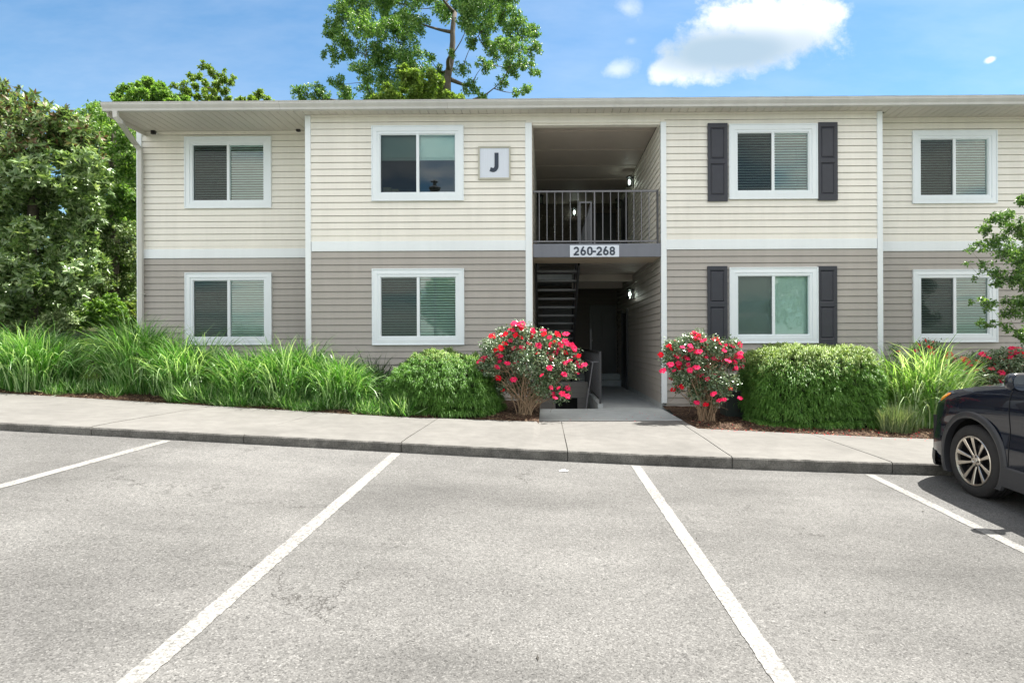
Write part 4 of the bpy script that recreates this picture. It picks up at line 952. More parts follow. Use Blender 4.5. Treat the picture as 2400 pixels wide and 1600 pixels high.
# ------------------------------------------------------------------ ornamental grasses
def grass(name, label, cx, cy, z, rx, ry, H, n, lm, wd=.014, arch=1.0, lean=(0, 0), group='ornamental grasses in the planting beds', fz=None, seg=6):
    root = None
    a = RNG.uniform(0, 2*math.pi, n); r_ = np.sqrt(RNG.random(n)); bx_ = cx+rx*r_*np.cos(a)*.8; by_ = cy+ry*r_*np.sin(a)*.8
    nt = 9; ta = RNG.uniform(0, 2*math.pi, nt); tx = rx*.45*np.cos(ta)*RNG.random(nt)**.5; ty = ry*.4*np.sin(ta); th_ = RNG.uniform(.78, 1.12, nt); tid = RNG.integers(0, nt, n)
    bx_ = bx_*.55 + (1-.55)*cx + tx[tid] ; by_ = by_*.6 + .4*cy + ty[tid]
    az = np.where(RNG.random(n) < .45, a+RNG.normal(size=n)*.6, RNG.uniform(0, 2*math.pi, n)); Lh = H*th_[tid]*RNG.uniform(.40, 1.15, n)*(1-.15*r_); bend = arch*RNG.uniform(.45, 1.15, n)*(.6+.5*r_)
    bz_ = np.array([fz(p, q) for p, q in zip(bx_, by_)]) - .02 if fz else np.full(n, z)
    kink = RNG.uniform(1.2, 3.6, n); t = np.linspace(0, 1, seg+1)[None, :]
    th = bend[:, None]*(t**kink[:, None])*2.9 + (r_*.22)[:, None]
    dl = (Lh/seg*1.12)[:, None]; hx = np.cumsum(np.sin(th)*dl, 1)-np.sin(th)*dl; hz_ = np.cumsum(np.cos(th)*dl, 1)-np.cos(th)*dl
    X = bx_[:, None]+hx*np.cos(az)[:, None]+lean[0]*hz_+(RNG.normal(size=n)*.10)[:, None]*hz_; Y = by_[:, None]+hx*np.sin(az)[:, None]*.85+lean[1]*hz_; Z = bz_[:, None]+hz_
    Z = np.maximum(Z, bz_[:, None]+.01)
    tw = az+RNG.normal(size=n)*.9; wdt = (wd*RNG.uniform(.6, 1.25, n))[:, None]*np.array([.6, .9, 1, 1, .8, .5, .06][:seg+1] if seg == 6 else np.linspace(1, .1, seg+1))[None, :]
    px = -np.sin(tw)[:, None]*wdt/2; py = np.cos(tw)[:, None]*wdt/2
    V = np.stack([np.stack([X-px, Y-py, Z], 2), np.stack([X+px, Y+py, Z+wdt*.15], 2)], 2).reshape(-1, 3)
    q = (np.arange(n)*(seg+1)*2)[:, None, None]+(np.arange(seg)*2)[None, :, None]+np.array([0, 1, 3, 2])[None, None, :]
    o = npobj(name, V, q.reshape(-1, 4), lm, None, True); return tag(o, label, 'grass', group)
def gx(x, Y): return at(x, 850, Y).x
GR = [('broad arching green grass clump at the far left of the bed', 105, 10.15, .85, .48, 1.02, 2600, L_GRASS), ('arching grass clump cut by the left edge of the picture', -40, 10.3, .5, .4, 1.0, 1200, L_GRASS),
      ('tallest green grass clump in front of the building corner', 330, 10.35, .75, .45, 1.18, 2600, L_GRASS), ('green grass clump below the left end window', 450, 10.1, .65, .45, 1.0, 2300, L_GRASS),
      ('green grass clump right of the left end window, lower and spilling forward', 565, 9.95, .6, .42, .84, 2000, L_GRASS), ('bright arching grass clump below the white corner post', 680, 9.95, .65, .45, .92, 2500, L_GRASS), ('arching grass clump nearest to the left rounded cypress', 790, 9.85, .6, .40, .82, 2200, L_GRASS)]
for lb, x, Y, rx, ry, H, n, lm in GR: X = gx(x, Y); Y -= .12; grass('ornamental_grass', lb, X, Y, bedz(X, Y), rx*1.08, ry*1.1, H*(.98 if x < 200 else 1.14 if x < 400 else 1.06), int(n*1.35), lm, .0165, fz=bedL)
X = gx(850, 10.7); grass('ornamental_grass', 'dark spiky grass clump against the siding behind the left rounded cypress', X, 10.75, bedz(X, 10.75), .4, .25, .85, 600, L_GRASSD, arch=.8, fz=bedL)
X = gx(2118, 9.9); grass('ornamental_grass', 'pale wide bladed arching grass clump between the right hedge and the dark car', X, 9.85, 0, .88, .45, 1.30, 2500, L_GRASSY, .024, .95, (.05, 0), fz=bedR)
X = gx(2030, 10.2); grass('ornamental_grass', 'smaller pale grass clump rising behind the right end of the hedge', X, 10.4, 0, .4, .3, 1.12, 500, L_GRASSY, .02, .8, fz=bedR)
X = gx(2060, 9.2); grass('ornamental_grass', 'short upright tuft of thin greyish grass by the kerb in front of the hedge end', X, 9.12, 0, .46, .14, .40, 1700, L_STRAW, .007, .35, fz=bedR)
# low grass under the clumps, and the turf left of the building
def lowgrass(name, label, n, xr, yr, H, lm, fz):
    X = RNG.uniform(*xr, n); Y = RNG.uniform(*yr, n); k = [yr[0] < 0]; Y = np.array([YB(x)+.16+.2*noise.noise(Vector((x*1.7, 0, 4))) for x in X])+(Y) if yr[0] < 5 else Y
    Z = np.array([fz(p, q) for p, q in zip(X, Y)]); A = rdir(n, 2.2); Hh = H*RNG.uniform(.15, 1.0, n)**1.0*np.array([.6+.9*max(0, noise.noise(Vector((p*2.5, q*2.5, 7)))+.35) for p, q in zip(X, Y)]); V, Fc = leaves(np.stack([X, Y, Z], 1), A, rdir(n), Hh, .011, .1)
    tag(npobj(name, V, Fc, lm), label, 'grass', kind='stuff')
lowgrass('low_grass', 'low green grass growing through the foot of the tall clumps', 15000, (-6.0, -2.1), (-.08, .9), .30, L_GRASS, bedL)
lowgrass('low_grass', 'low green grass at the foot of the far left clump', 5000, (-9.6, -6.9), (.05, .9), .26, L_GRASS, bedL)
lowgrass('turf', 'rough grass and weeds on the slope left of the building', 16000, (-15, -8.4), (10.6, 15.5), .2, L_BRIGHT, lambda p, q: max(gz(p, q), bedL(p, q) if q < 12.4 else -9))
# ------------------------------------------------------------------ thread cypress mounds
def cypress(label, x0, x1, y0, Y, ry, lm, lmt, n, sq, topf):
    a, b = at(x0, 880, Y), at(x1, 880, Y); cx, rx = (a.x+b.x)/2, (b.x-a.x)/2; fz = bedL if cx < 0 else bedR
    z0 = fz(cx, Y); H = at((x0+x1)/2, y0, Y).z-z0
    root = thing('thread_cypress', (cx, Y, z0), label, 'shrub', 'rounded thread cypress shrubs')
    def surf(th, ph, s=1.0):      # superellipsoid-ish mound
        ct, st_, cp, sp_ = np.cos(th), np.sin(th), np.cos(ph), np.sin(ph); p_ = 2/sq
        r1 = (np.abs(ct)**p_+np.abs(st_)**p_)**(-1/p_); r2 = (np.abs(cp)**p_+np.abs(sp_)**p_)**(-1/p_)
        return np.stack([cx+rx*s*ct*r1*cp*r2, Y+ry*s*st_*r1*cp*r2, z0+.12+(H-.12)*s*np.maximum(sp_, 0)*r2 - .10*(sp_ < 0)], -1)
    # solid inner core, coloured dark as the mound's shaded inside
    tt, pp = np.meshgrid(np.linspace(0, 2*math.pi, 33), np.linspace(-.15, math.pi/2, 15)); G = surf(tt, pp, .80)
    nz = np.array([[noise.noise(Vector(G[i, j]*5)) for j in range(33)] for i in range(15)])[:, :, None]; G = G+(G-np.array([cx, Y, z0+H*.4]))*nz*.15
    Fc = [(i*33+j, i*33+j+1, (i+1)*33+j+1, (i+1)*33+j) for i in range(14) for j in range(32)]
    m = MB(); m.v = [tuple(q) for q in G.reshape(-1, 3)]; m.f = Fc; m.i = [0]*len(Fc); put(m, 'dark_core', HULL, root, True)
    # sprays, each a fan of drooping threads
    ns = n//16; th = RNG.uniform(0, 2*math.pi, ns); ph = np.arcsin(np.clip(RNG.uniform(-.12, 1, ns), -1, 1)); P = surf(th, ph, 1.0)
    lump = np.array([noise.noise(Vector(p*3.2)) for p in P])[:, None]*.13+np.array([noise.noise(Vector(p*9)) for p in P])[:, None]*.06
    ctr = np.array([cx, Y, z0+H*.3]); out = P-ctr; out /= np.linalg.norm(out, axis=1, keepdims=True)
    P = P + out*lump - out*RNG.uniform(0, .14, (ns, 1)); P[:, 2] = np.maximum(P[:, 2], z0+.03)
    P = np.repeat(P, 16, 0); O = np.repeat(out, 16, 0); N_ = len(P); d0 = O*1.0+RNG.normal(size=(N_, 3))*.55+np.array([0, 0, .15]); d0 /= np.linalg.norm(d0, axis=1, keepdims=True)
    L = RNG.uniform(.05, .13, N_)[:, None]; B = np.cross(d0, RNG.normal(size=(N_, 3))); B /= np.linalg.norm(B, axis=1, keepdims=True); w_ = .0045
    c0 = P+RNG.normal(size=(N_, 3))*.012; c1 = c0+d0*L*.5; c2 = c1+(d0*.45+np.array([0, 0, -.75]))*L*.55
    V = np.stack([c0-B*w_, c0+B*w_, c1+B*w_, c1-B*w_, c2+B*w_*.3, c2-B*w_*.3], 1).reshape(-1, 3); k = (np.arange(N_)*6)[:, None]
    Q = np.concatenate([k+[0, 1, 2, 3], k+[3, 2, 4, 5]], 1).reshape(-1, 4)
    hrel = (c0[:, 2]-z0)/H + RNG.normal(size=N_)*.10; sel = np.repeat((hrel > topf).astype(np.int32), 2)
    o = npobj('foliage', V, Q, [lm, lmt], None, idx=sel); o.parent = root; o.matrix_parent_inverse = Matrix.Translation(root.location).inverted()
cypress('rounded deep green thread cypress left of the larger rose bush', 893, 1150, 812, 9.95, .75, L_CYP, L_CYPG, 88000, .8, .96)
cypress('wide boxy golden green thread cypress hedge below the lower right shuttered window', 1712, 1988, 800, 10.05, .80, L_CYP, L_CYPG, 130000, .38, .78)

# ------------------------------------------------------------------ roses
def flower_mesh(seed, mt):
    rg = random.Random(seed); m = MB()
    for ring_, (n, r_, tilt) in enumerate(((6, 1.0, .35), (5, .72, .8), (4, .45, 1.15))):
        for k in range(n):
            a = 2*math.pi*(k+.5*ring_)/n+rg.uniform(-.2, .2); d = Vector((math.cos(a), math.sin(a), 0)); s_ = Vector((-d.y, d.x, 0)); rr = r_*rg.uniform(.85, 1.1); tl = tilt+rg.uniform(-.15, .15)
            up = Vector((0, 0, 1)); o = d*.10; mid = o+d*rr*.55*math.cos(tl)+up*rr*.55*math.sin(tl); tip = o+d*rr*math.cos(tl*.8)+up*rr*math.sin(tl*.8)*.85; w_ = rr*.42
            n0 = len(m.v); m.v += [tuple(o), tuple(mid+s_*w_+up*.06), tuple(tip+s_*w_*.55), tuple(tip-s_*w_*.55), tuple(mid-s_*w_+up*.06)]; m.f.append((n0, n0+1, n0+2, n0+3, n0+4)); m.i.append(0)
    me = bpy.data.meshes.new('flower'); me.from_pydata(m.v, [], m.f); me.materials.append(mt); return me
FL = [flower_mesh(i, PETAL if i < 3 else PETAL2) for i in range(5)]
def rose(label, basepx, Y, blobs, nleaf, nfl, flpts, canes, leafm=L_ROSE, spread=.35, fsize=.052, seedy=None, low=.35, deep=False):
    fz = bedL if at(basepx[0], 900, Y).x < 0 else bedR; b = at(basepx[0], basepx[1], Y); base = Vector((b.x, Y, (fz(b.x, Y) if not -.15 < b.x < 2.2 else FZ)-.02))
    root = thing('rose_bush', base, label, 'rose bush', 'red rose bushes'); m = MB(); B = []
    for (x, y, r_) in blobs: d = Y+random.uniform(-spread, spread)*.8; B.append((at(x, y, d), r_*1.0204*d/F))
    for k in range(canes):
        p, r_ = random.choice(B); o = base+Vector((random.uniform(-.12, .12), random.uniform(-.10, .10), 0)); tip = p+Vector(rdir(1)[0])*r_*.6
        path = []
        for q in range(8):
            t = q/7; pt = o.lerp(tip, t); pt.x = o.x+(tip.x-o.x)*t**1.5; pt.y = o.y+(tip.y-o.y)*t**1.5; pt += Vector((random.uniform(-1, 1), random.uniform(-1, 1), 0))*.012*(q > 0); path.append(pt)
        m.tube(path, [.009-.0009*q for q in range(8)], 5)
        for q in range(2): s0 = path[random.randint(4, 6)]; m.tube([s0, s0+Vector(rdir(1, .6)[0])*.14, s0+Vector(rdir(1, .6)[0])*.22], [.004, .003, .002], 4, False)
    put(m, 'stems', CANE, root)
    c = np.array([tuple(q[0]) for q in B]); s_ = np.array([q[1] for q in B]); w_ = s_**2/(s_**2).sum(); nc = nleaf//9; k = RNG.choice(len(B), nc, p=w_)
    dd = rdir(nc); P = c[k]+dd*(RNG.random((nc, 1))**.38)*s_[k][:, None]*1.05; P = np.repeat(P, 9, 0)+RNG.normal(size=(nc*9, 3))*.028
    A = rdir(len(P), .1); N_ = rdir(len(P), 1.6); N_[:, 1] -= .5; Ls = RNG.uniform(.028, .055, len(P)); V, Fc = leaves(P, A, N_, Ls, Ls*.6, .15)
    o = npobj('foliage', V, Fc, leafm); o.parent = root; o.matrix_parent_inverse = Matrix.Translation(root.location).inverted()
    pts = list(flpts)
    ctr = sum((q[0] for q in B), Vector())/len(B)
    while len(pts) < nfl:
        p, r_ = random.choice(B); v = Vector(rdir(1, .35)[0]); v.y = -abs(v.y)*.8 if random.random() < .8 else v.y
        if random.random() > .25+.9*max(0, min(1, (p.z-ctr.z)/.45+.5)): continue
        pts.append(('w', p+v*r_*1.02))
    for q in pts:
        P_ = q[1] if q[0] == 'w' else at(q[0], q[1], Y-random.uniform(.15, .42))
        f = bpy.data.objects.new('flower', FL[random.randint(0, 2) if not deep and random.random() < .75 else random.randint(3, 4)]); COL.objects.link(f); f.parent = root
        f.location = P_-base; s0 = fsize*random.uniform(.72, 1.12); f.scale = (s0, s0, s0); dv = Vector((random.uniform(-.7, .7), -random.uniform(.3, 1.1), random.uniform(.2, 1.1))); f.rotation_euler = dv.to_track_quat('Z', 'Y').to_euler()
rose('larger red rose bush left of the passage, arching towards the railing', (1205, 965), 9.75,
     [(1130, 800, 26), (1160, 780, 28), (1200, 770, 30), (1240, 785, 28), (1280, 795, 24), (1310, 815, 20), (1120, 840, 24), (1165, 825, 34), (1215, 825, 38), (1265, 835, 32), (1305, 850, 22), (1140, 870, 26), (1190, 875, 34), (1245, 880, 30), (1285, 905, 20), (1300, 900, 12), (1150, 895, 12), (1225, 905, 16), (1335, 838, 10), (1190, 755, 14), (1265, 875, 18)], 21000, 98,
     [(1188, 745), (1205, 755), (1222, 760), (1128, 772), (1162, 768), (1185, 770), (1250, 768), (1262, 775), (1280, 768), (1298, 785), (1312, 792), (1318, 800), (1342, 838), (1330, 818), (1306, 830), (1295, 860), (1283, 892), (1292, 905), (1303, 910), (1275, 915), (1107, 828), (1125, 825), (1112, 852), (1145, 868), (1180, 872), (1245, 862), (1262, 845), (1150, 800), (1148, 830), (1165, 835), (1185, 833), (1200, 800), (1215, 790), (1235, 812), (1265, 790), (1300, 768), (1160, 790), (1172, 782), (1196, 775), (1180, 800)], 70)
rose('narrow upright red rose bush right of the passage beside the boxy hedge', (1622, 968), 9.7,
     [(1545, 800, 22), (1580, 795, 26), (1605, 780, 20), (1640, 800, 24), (1680, 800, 20), (1545, 830, 24), (1590, 830, 32), (1640, 835, 30), (1685, 830, 20), (1565, 865, 24), (1610, 870, 30), (1650, 875, 26), (1680, 875, 16), (1600, 905, 20), (1640, 910, 20), (1665, 900, 14), (1555, 890, 12)], 16000, 92,
     [(1604, 770), (1600, 778), (1616, 783), (1540, 800), (1518, 815), (1536, 795), (1567, 798), (1585, 795), (1663, 806), (1680, 795), (1700, 812), (1690, 845), (1672, 830), (1560, 835), (1580, 838), (1600, 845), (1585, 850), (1640, 860), (1655, 870), (1700, 820), (1540, 838), (1522, 852), (1600, 925), (1622, 930), (1640, 905), (1652, 920), (1663, 918), (1700, 915), (1606, 808)], 60)
rose('low spreading red rose bush in the shade under the right end window', (2260, 880), 10.7, [(2200, 845, 24), (2240, 835, 28), (2280, 835, 30), (2320, 830, 30), (2350, 825, 28), (2220, 865, 26), (2265, 865, 30), (2310, 865, 32), (2350, 860, 32), (2180, 830, 16), (2385, 840, 34), (2400, 870, 34)], 15000, 84,
     [(2245, 830), (2262, 832), (2278, 838), (2300, 825), (2320, 820), (2335, 812), (2290, 845), (2270, 822), (2240, 850), (2255, 815), (2342, 835), (2200, 850), (2190, 822)], 30, fsize=.052)
rose('straggly red rose bush poking up behind the pale grass near the white corner post', (2130, 880), 10.8, [(2110, 800, 14), (2130, 795, 14), (2150, 800, 14), (2165, 810, 12), (2100, 830, 18), (2140, 830, 20), (2055, 800, 8), (2060, 812, 8), (2120, 850, 20)], 3800, 14,
     [(2110, 792), (2135, 798), (2125, 782), (2150, 810), (2105, 805), (2140, 812), (2160, 830), (2115, 825), (2095, 845), (2175, 818)], 16, fsize=.044)
# fallen petals on the walk and in the bed
for nm, lb, n, xr, yo in (('fallen_petals', 'scattered fallen red petals in the right bed and walk', 160, (2.3, 7), (-.25, .5)), ('fallen_petals', 'few fallen petals on the path in front of the passage', 26, (.2, 2.2), (.3, 1.8))):
    X = RNG.uniform(*xr, n); Y = np.array([YB(x) for x in X])+RNG.uniform(*yo, n); Z = np.array([(bedR(p, q)+.02 if q > YB(p) else ZB(p)+.004) if p > 2.25 else (FZ+.003 if q > 9.65 else max(ZB(p), FZ)+.012) for p, q in zip(X, Y)])
    V, Fc = leaves(np.stack([X, Y, Z], 1), rdir(n)*np.array([1, 1, .1]), np.tile([0, 0, 1.0], (n, 1)), .022, .016); tag(npobj(nm, V, Fc, PETAL2), lb, 'petals', kind='stuff')
# dark utility box behind the roses
p = at(1693, 950, 10.35); zb_ = bedR(p.x, 10.35)-.03
root = thing('utility_box', (p.x, 10.35, zb_), 'low dark green utility box behind the upright rose bush', 'utility box')
BOXG = mat('dark_green_metal', (.02, .03, .025), .5, var=.2)
m = MB(); m.box(p.x-.24, p.x+.2, 10.2, 10.55, zb_, zb_+.42, .015); put(m, 'cabinet', BOXG, root); m = MB(); m.box(p.x-.26, p.x+.22, 10.18, 10.57, zb_+.421, zb_+.46, .01); put(m, 'lid', BOXG, root)
# debris
LIT = mat('dark_litter', (.03, .027, .022), .8); PAPER = mat('white_scrap', (.7, .7, .68), .7)
m = MB()
for (x, y) in ((1895, 1407), (1915, 1473), (1912, 1470), (480, 1255), (1235, 1512), (1600, 1237), (2120, 1175), (1105, 1390), (155, 1150), (1390, 1300)):
    p = hit(x, y, park); a = random.uniform(0, 3); L = random.uniform(.012, .028); d = Vector((math.cos(a), math.sin(a), 0))*L; n_ = Vector((-d.y, d.x, 0))*.25
    z = Vector((0, 0, .006)); m.quad(tuple(p-d+z), tuple(p+n_+z*1.6), tuple(p+d+z), tuple(p-n_+z))
tag(m.build('litter', LIT), 'tiny dark leaf scraps scattered on the asphalt', 'litter', kind='stuff')
p = hit(1291, 1083, park); m = MB()
for k in range(9): a = k*.7; q = p+Vector((math.cos(a)*.05*random.random(), math.sin(a)*.02, .006)); m.quad(tuple(q), tuple(q+Vector((.03, .004, .008))), tuple(q+Vector((.025, .025, .012))), tuple(q+Vector((-.004, .02, .004))))
tag(m.build('paper_scrap', PAPER), 'small crumpled white scrap at the foot of the kerb', 'litter')
# ------------------------------------------------------------------ parked car
def paint_car(t, bs, co, out):
    bs.inputs['Coat Weight'].default_value = 1.0; bs.inputs['Coat Roughness'].default_value = .015
CARP = mat('dark_navy_car_paint', (.004, .007, .016), .22, 0, spec=.15, fn=paint_car)
CLAD = mat('grey_black_cladding', (.03, .031, .035), .45, bump=.08, bscale=300)
RUB = mat('tyre_rubber', (.017, .016, .016), .75, var=.25, vscale=14)
ALLOY = mat('machined_alloy', (.60, .55, .48), .28, .9)
ALLOYD = mat('dark_alloy', (.05, .05, .055), .4, .7)
WELL = mat('wheel_well_liner', (.01, .01, .01), .9)
CGLASS = mat('tinted_car_glass', (.012, .018, .022), .03, spec=.8)
AMBER = mat('amber_lens', (.85, .26, .02), .12, coat=1)
LENS = mat('clear_lens', (.35, .37, .40), .08, coat=1)
CHROME = mat('chrome_strip', (.7, .7, .7), .1, 1.0)
MIRR = mat('mirror_glass', (.55, .62, .68), .02, 1.0)
XC, YF, AX, WR = 5.09, 6.85, .92, .352
_z0 = park(XC, YF-AX); _sx = (park(XC+.8, YF-AX)-park(XC-.8, YF-AX))/1.6
def cw(a, l, h): return (XC+l-_sx*h*1.0, YF-a, _z0-.028*(a-AX)+_sx*l+h)
CAR = thing('parked_car', cw(2.3, 0, 0), 'dark navy crossover car nosed in to the kerb at the right edge', 'car')
_pl = [(0, 0), (.004, .2), (.015, .4), (.045, .57), (.10, .71), (.19, .81), (.32, .872), (.50, .903), (.75, .916), (1.05, .92), (1.45, .92), (2.0, .925), (2.6, .925), (3.2, .922), (3.7, .915), (4.1, .89), (4.35, .83), (4.5, .70), (4.57, .45), (4.6, .2), (4.6, 0)]
def _cr(p, n):
    o = []
    for i in range(len(p)-1):
        a, b, c, d = p[max(i-1, 0)], p[i], p[i+1], p[min(i+2, len(p)-1)]
        for k in range(n):
            t = k/n; o.append(tuple(.5*((2*b[j])+(-a[j]+c[j])*t+(2*a[j]-5*b[j]+4*c[j]-d[j])*t*t+(-a[j]+3*b[j]-3*c[j]+d[j])*t**3) for j in (0, 1)))
    return o+[p[-1]]
_pf = _cr(_pl, 12); _sl = [0]
for i in range(1, len(_pf)): _sl.append(_sl[-1]+math.dist(_pf[i], _pf[i-1]))
_pa = [p[0] for p in _pf]; _pb = [p[1] for p in _pf]; SL = _sl[-1]
def plan(s):
    a, b = float(np.interp(s, _sl, _pa)), float(np.interp(s, _sl, _pb)); a2, b2 = float(np.interp(s+.02, _sl, _pa)), float(np.interp(s+.02, _sl, _pb)); a1, b1 = float(np.interp(s-.02, _sl, _pa)), float(np.interp(s-.02, _sl, _pb))
    d = Vector((a2-a1, b2-b1)).normalized() if s > .001 else Vector((0, 1)); return a, b, d.y*1.0, -d.x   # inward normal (a+, l-)
def htop(a): return float(np.interp(a, [0, .1, .25, .5, .9, 1.35, 2.4, 3.6, 4.3, 4.6], [.84, .87, .93, 1.0, 1.08, 1.135, 1.16, 1.19, 1.16, 1.12]))
def hbot(a): return float(np.interp(a, [0, .4, .8, 1.3, 3.2, 4.3, 4.6], [.22, .24, .27, .25, .27, .30, .32]))
def surf(s, t, side=-1, extra=0.0):
    a, b, na, nb = plan(s); hb, ht = hbot(a), htop(a); h = hb+(ht-hb)*t; fr_ = max(0, 1-a/.5)
    off = .05*max(0, 1-t/.16)**2 + .055*max(0, (t-.80)/.20)**2.2 + fr_*(.16*max(0, t-.35)**1.7) + .014*math.exp(-((t-.52)/.12)**2)*(1-fr_) - extra
    return cw(a+na*off, side*(b+nb*off), h)
def hh(s, t): a = plan(s)[0]; return hbot(a)+(htop(a)-hbot(a))*t
SN, TN = 230, 44
_ge = [float(np.interp(e, _pa[24:-24], _sl[24:-24])) for e in (1.40, 2.47, 3.32)]
ss = [SL*i/SN for i in range(SN+1)]
for e_ in _ge: ss[min(range(SN+1), key=lambda q: abs(ss[q]-e_))] = e_
ts = [i/TN for i in range(TN+1)]
G1, G2 = 1.40, 2.47
def region(a, h):
    for ax in (AX, 3.58):
        if math.hypot(a-ax, h-.37) < .425: return None
    if G1 < a < G2 and h > .36: return 'f'
    if G2 < a < 3.32 and h > .36: return 'r'
    return 'b'
for side in (-1, 1):
    bufs = {'b': MB(), 'f': MB(), 'r': MB()}; vid = {}
    def gv(k, i, j, mb):
        key = (k, i, j)
        if key not in vid:
            p = Vector(surf(ss[i], ts[j], side)); a, h = plan(ss[i])[0], hh(ss[i], ts[j]); ex = 0
            for ax in (AX, 3.58):      # pull the ragged cut onto the arch circle
                r_ = math.hypot(a-ax, h-.37)
                if .38 < r_ < .45:
                    f_ = .43/r_ if r_ < .43 else 1; p += Vector((0, -(a-ax)*(f_-1), (h-.37)*(f_-1)))
            if k in 'fr':
                g = (G1, G2) if k == 'f' else (G2, 3.32)
                da = min(a-g[0], g[1]-a)
                pass
            vid[key] = len(mb.v); mb.v.append(tuple(p))
        return vid[key]
    for i in range(SN):
        for j in range(TN):
            s_, t_ = (ss[i]+ss[i+1])/2, (ts[j]+ts[j+1])/2; k = region(plan(s_)[0], hh(s_, t_))
            if not k: continue
            mb = bufs[k]; q = [gv(k, i, j, mb), gv(k, i+1, j, mb), gv(k, i+1, j+1, mb), gv(k, i, j+1, mb)]
            mb.f.append(tuple(q if side == 1 else q[::-1])); mb.i.append(0)
    put(bufs['b'], 'body_side', CARP, CAR, True)
    for k in 'fr':
        d = put(bufs[k], 'door', CARP, CAR, True); a0 = (G2 if k == 'f' else 3.32)-.17
        h_ = MB(); h_.tube([cw(a0-.10, side*.925, .93), cw(a0-.09, side*.955, .935), cw(a0+.07, side*.955, .94), cw(a0+.09, side*.925, .94)], .012, 8); h_ = h_.build('handle', CARP, None, True); h_.parent = d
        g_ = MB(); e = (G1 if k == 'f' else G2)
        for jj in range(10, TN): 
            pass
    # shut lines: dark strips over the panels in place of shaded gaps
    m = MB()
    for e in (G1, G2, 3.32):
        sE = float(np.interp(e, _pa[24:-24], _sl[24:-24]))
        for j in range(8, TN):
            p0, p1 = surf(sE-.004, ts[j], side, .0025), surf(sE-.004, ts[j+1], side, .0025); q0, q1 = surf(sE+.004, ts[j], side, .0025), surf(sE+.004, ts[j+1], side, .0025)
            m.quad(p0, q0, q1, p1)
    put(m, 'shut_line', WELL, CAR)
    # arch flares, sill cladding
    m = MB()
    for ax in (AX, 3.58):
        prev = None
        for k in range(49):
            th = math.radians(-38+256*k/48); row = []
            for rr, out_ in ((.395, -.05), (.40, .014), (.42, .020), (.455, .016), (.470, -.004)):
                a = ax+rr*math.cos(th); h = max(.17, .37+rr*math.sin(th)*1.0)
                if h > .17 or True:
                    b = float(np.interp(a, [0, .19, .32, .5, .75, 1.05, 3.7, 4.1, 4.35], [.6, .80, .868, .90, .914, .92, .915, .89, .83]))
                    row.append(cw(a, side*(b+out_), h))
            if prev:
                for q in range(4): m.quad(prev[q], prev[q+1], row[q+1], row[q])
            prev = row
    
    for a0, a1 in ((AX+.42, 3.58-.42),):
        prev = None
        for k in range(25):
            a = a0+(a1-a0)*k/24; row = [cw(a, side*.87, .20), cw(a, side*.935, .215), cw(a, side*.945, .30), cw(a, side*.938, .385), cw(a, side*.92, .40)]
            if prev:
                for q in range(4): m.quad(prev[q], prev[q+1], row[q+1], row[q])
            prev = row
    put(m, 'cladding', CLAD, CAR, True)
    # front lip of the bumper
    m = MB(); prev = None
    for k in range(30):
        s_ = .0+ 1.02*k/29; a, b, na, nb = plan(s_); row = []
        for off, h in ((.10, .17), (.0, .18), (-.012, .24), (-.008, .33), (.01, .345)):
            row.append(cw(a+na*off, side*(b+nb*off), h))
        if prev:
            for q in range(4): m.quad(prev[q], prev[q+1], row[q+1], row[q])
        prev = row
    put(m, 'bumper_lip', CLAD, CAR, True)
    # headlight with amber end
    for nm, mt_, s0, s1 in (('headlight', LENS, .60, 1.06), ('turn_signal', AMBER, 1.065, 1.245)):
        m = MB(); N = 14
        for i in range(N):
            for j in range(5):
                def tp(i, j):
                    s_ = s0+(s1-s0)*i/N; f = (s_-.60)/.65; lo = .80+.10*f; hi = .965+.0*f
                    if nm == 'turn_signal': g = i/N; lo += .045*g**2; hi -= .0*g
                    return surf(s_, lo+(hi-lo)*j/5, side, .008-.006*abs(j-2.5)/2.5)
                m.quad(tp(i, j), tp(i+1, j), tp(i+1, j+1), tp(i, j+1))
        put(m, nm, mt_, CAR, True)
    # door mirror
    m = MB(); bm = bmesh.new(); bmesh.ops.create_uvsphere(bm, u_segments=20, v_segments=12, radius=1)
    for v in bm.verts:
        x_, y_, z_ = v.co; f = lambda q, e=.7: math.copysign(abs(q)**e, q)
        v.co = Vector(cw(1.70-f(y_)*.075 if y_ > 0 else 1.70-f(y_)*.05, side*1.055+f(x_)*.125, 1.195+f(z_)*.082))
    m.addbm(bm); m.tube([cw(1.66, side*.88, 1.12), cw(1.68, side*.97, 1.155)], [.03, .035], 10); mr = put(m, 'door_mirror', CARP, CAR, True)
    m = MB(); c = Vector(cw(1.752, side*1.055, 1.195)); n0 = len(m.v)
    for k in range(24):
        t = 2*math.pi*k/24; f = lambda q: math.copysign(abs(q)**.7, q); m.v.append((c.x+f(math.cos(t))*.105, c.y, c.z+f(math.sin(t))*.066))
    m.f.append(tuple(range(24))); m.i.append(0); g = m.build('mirror_glass', MIRR); g.parent = mr
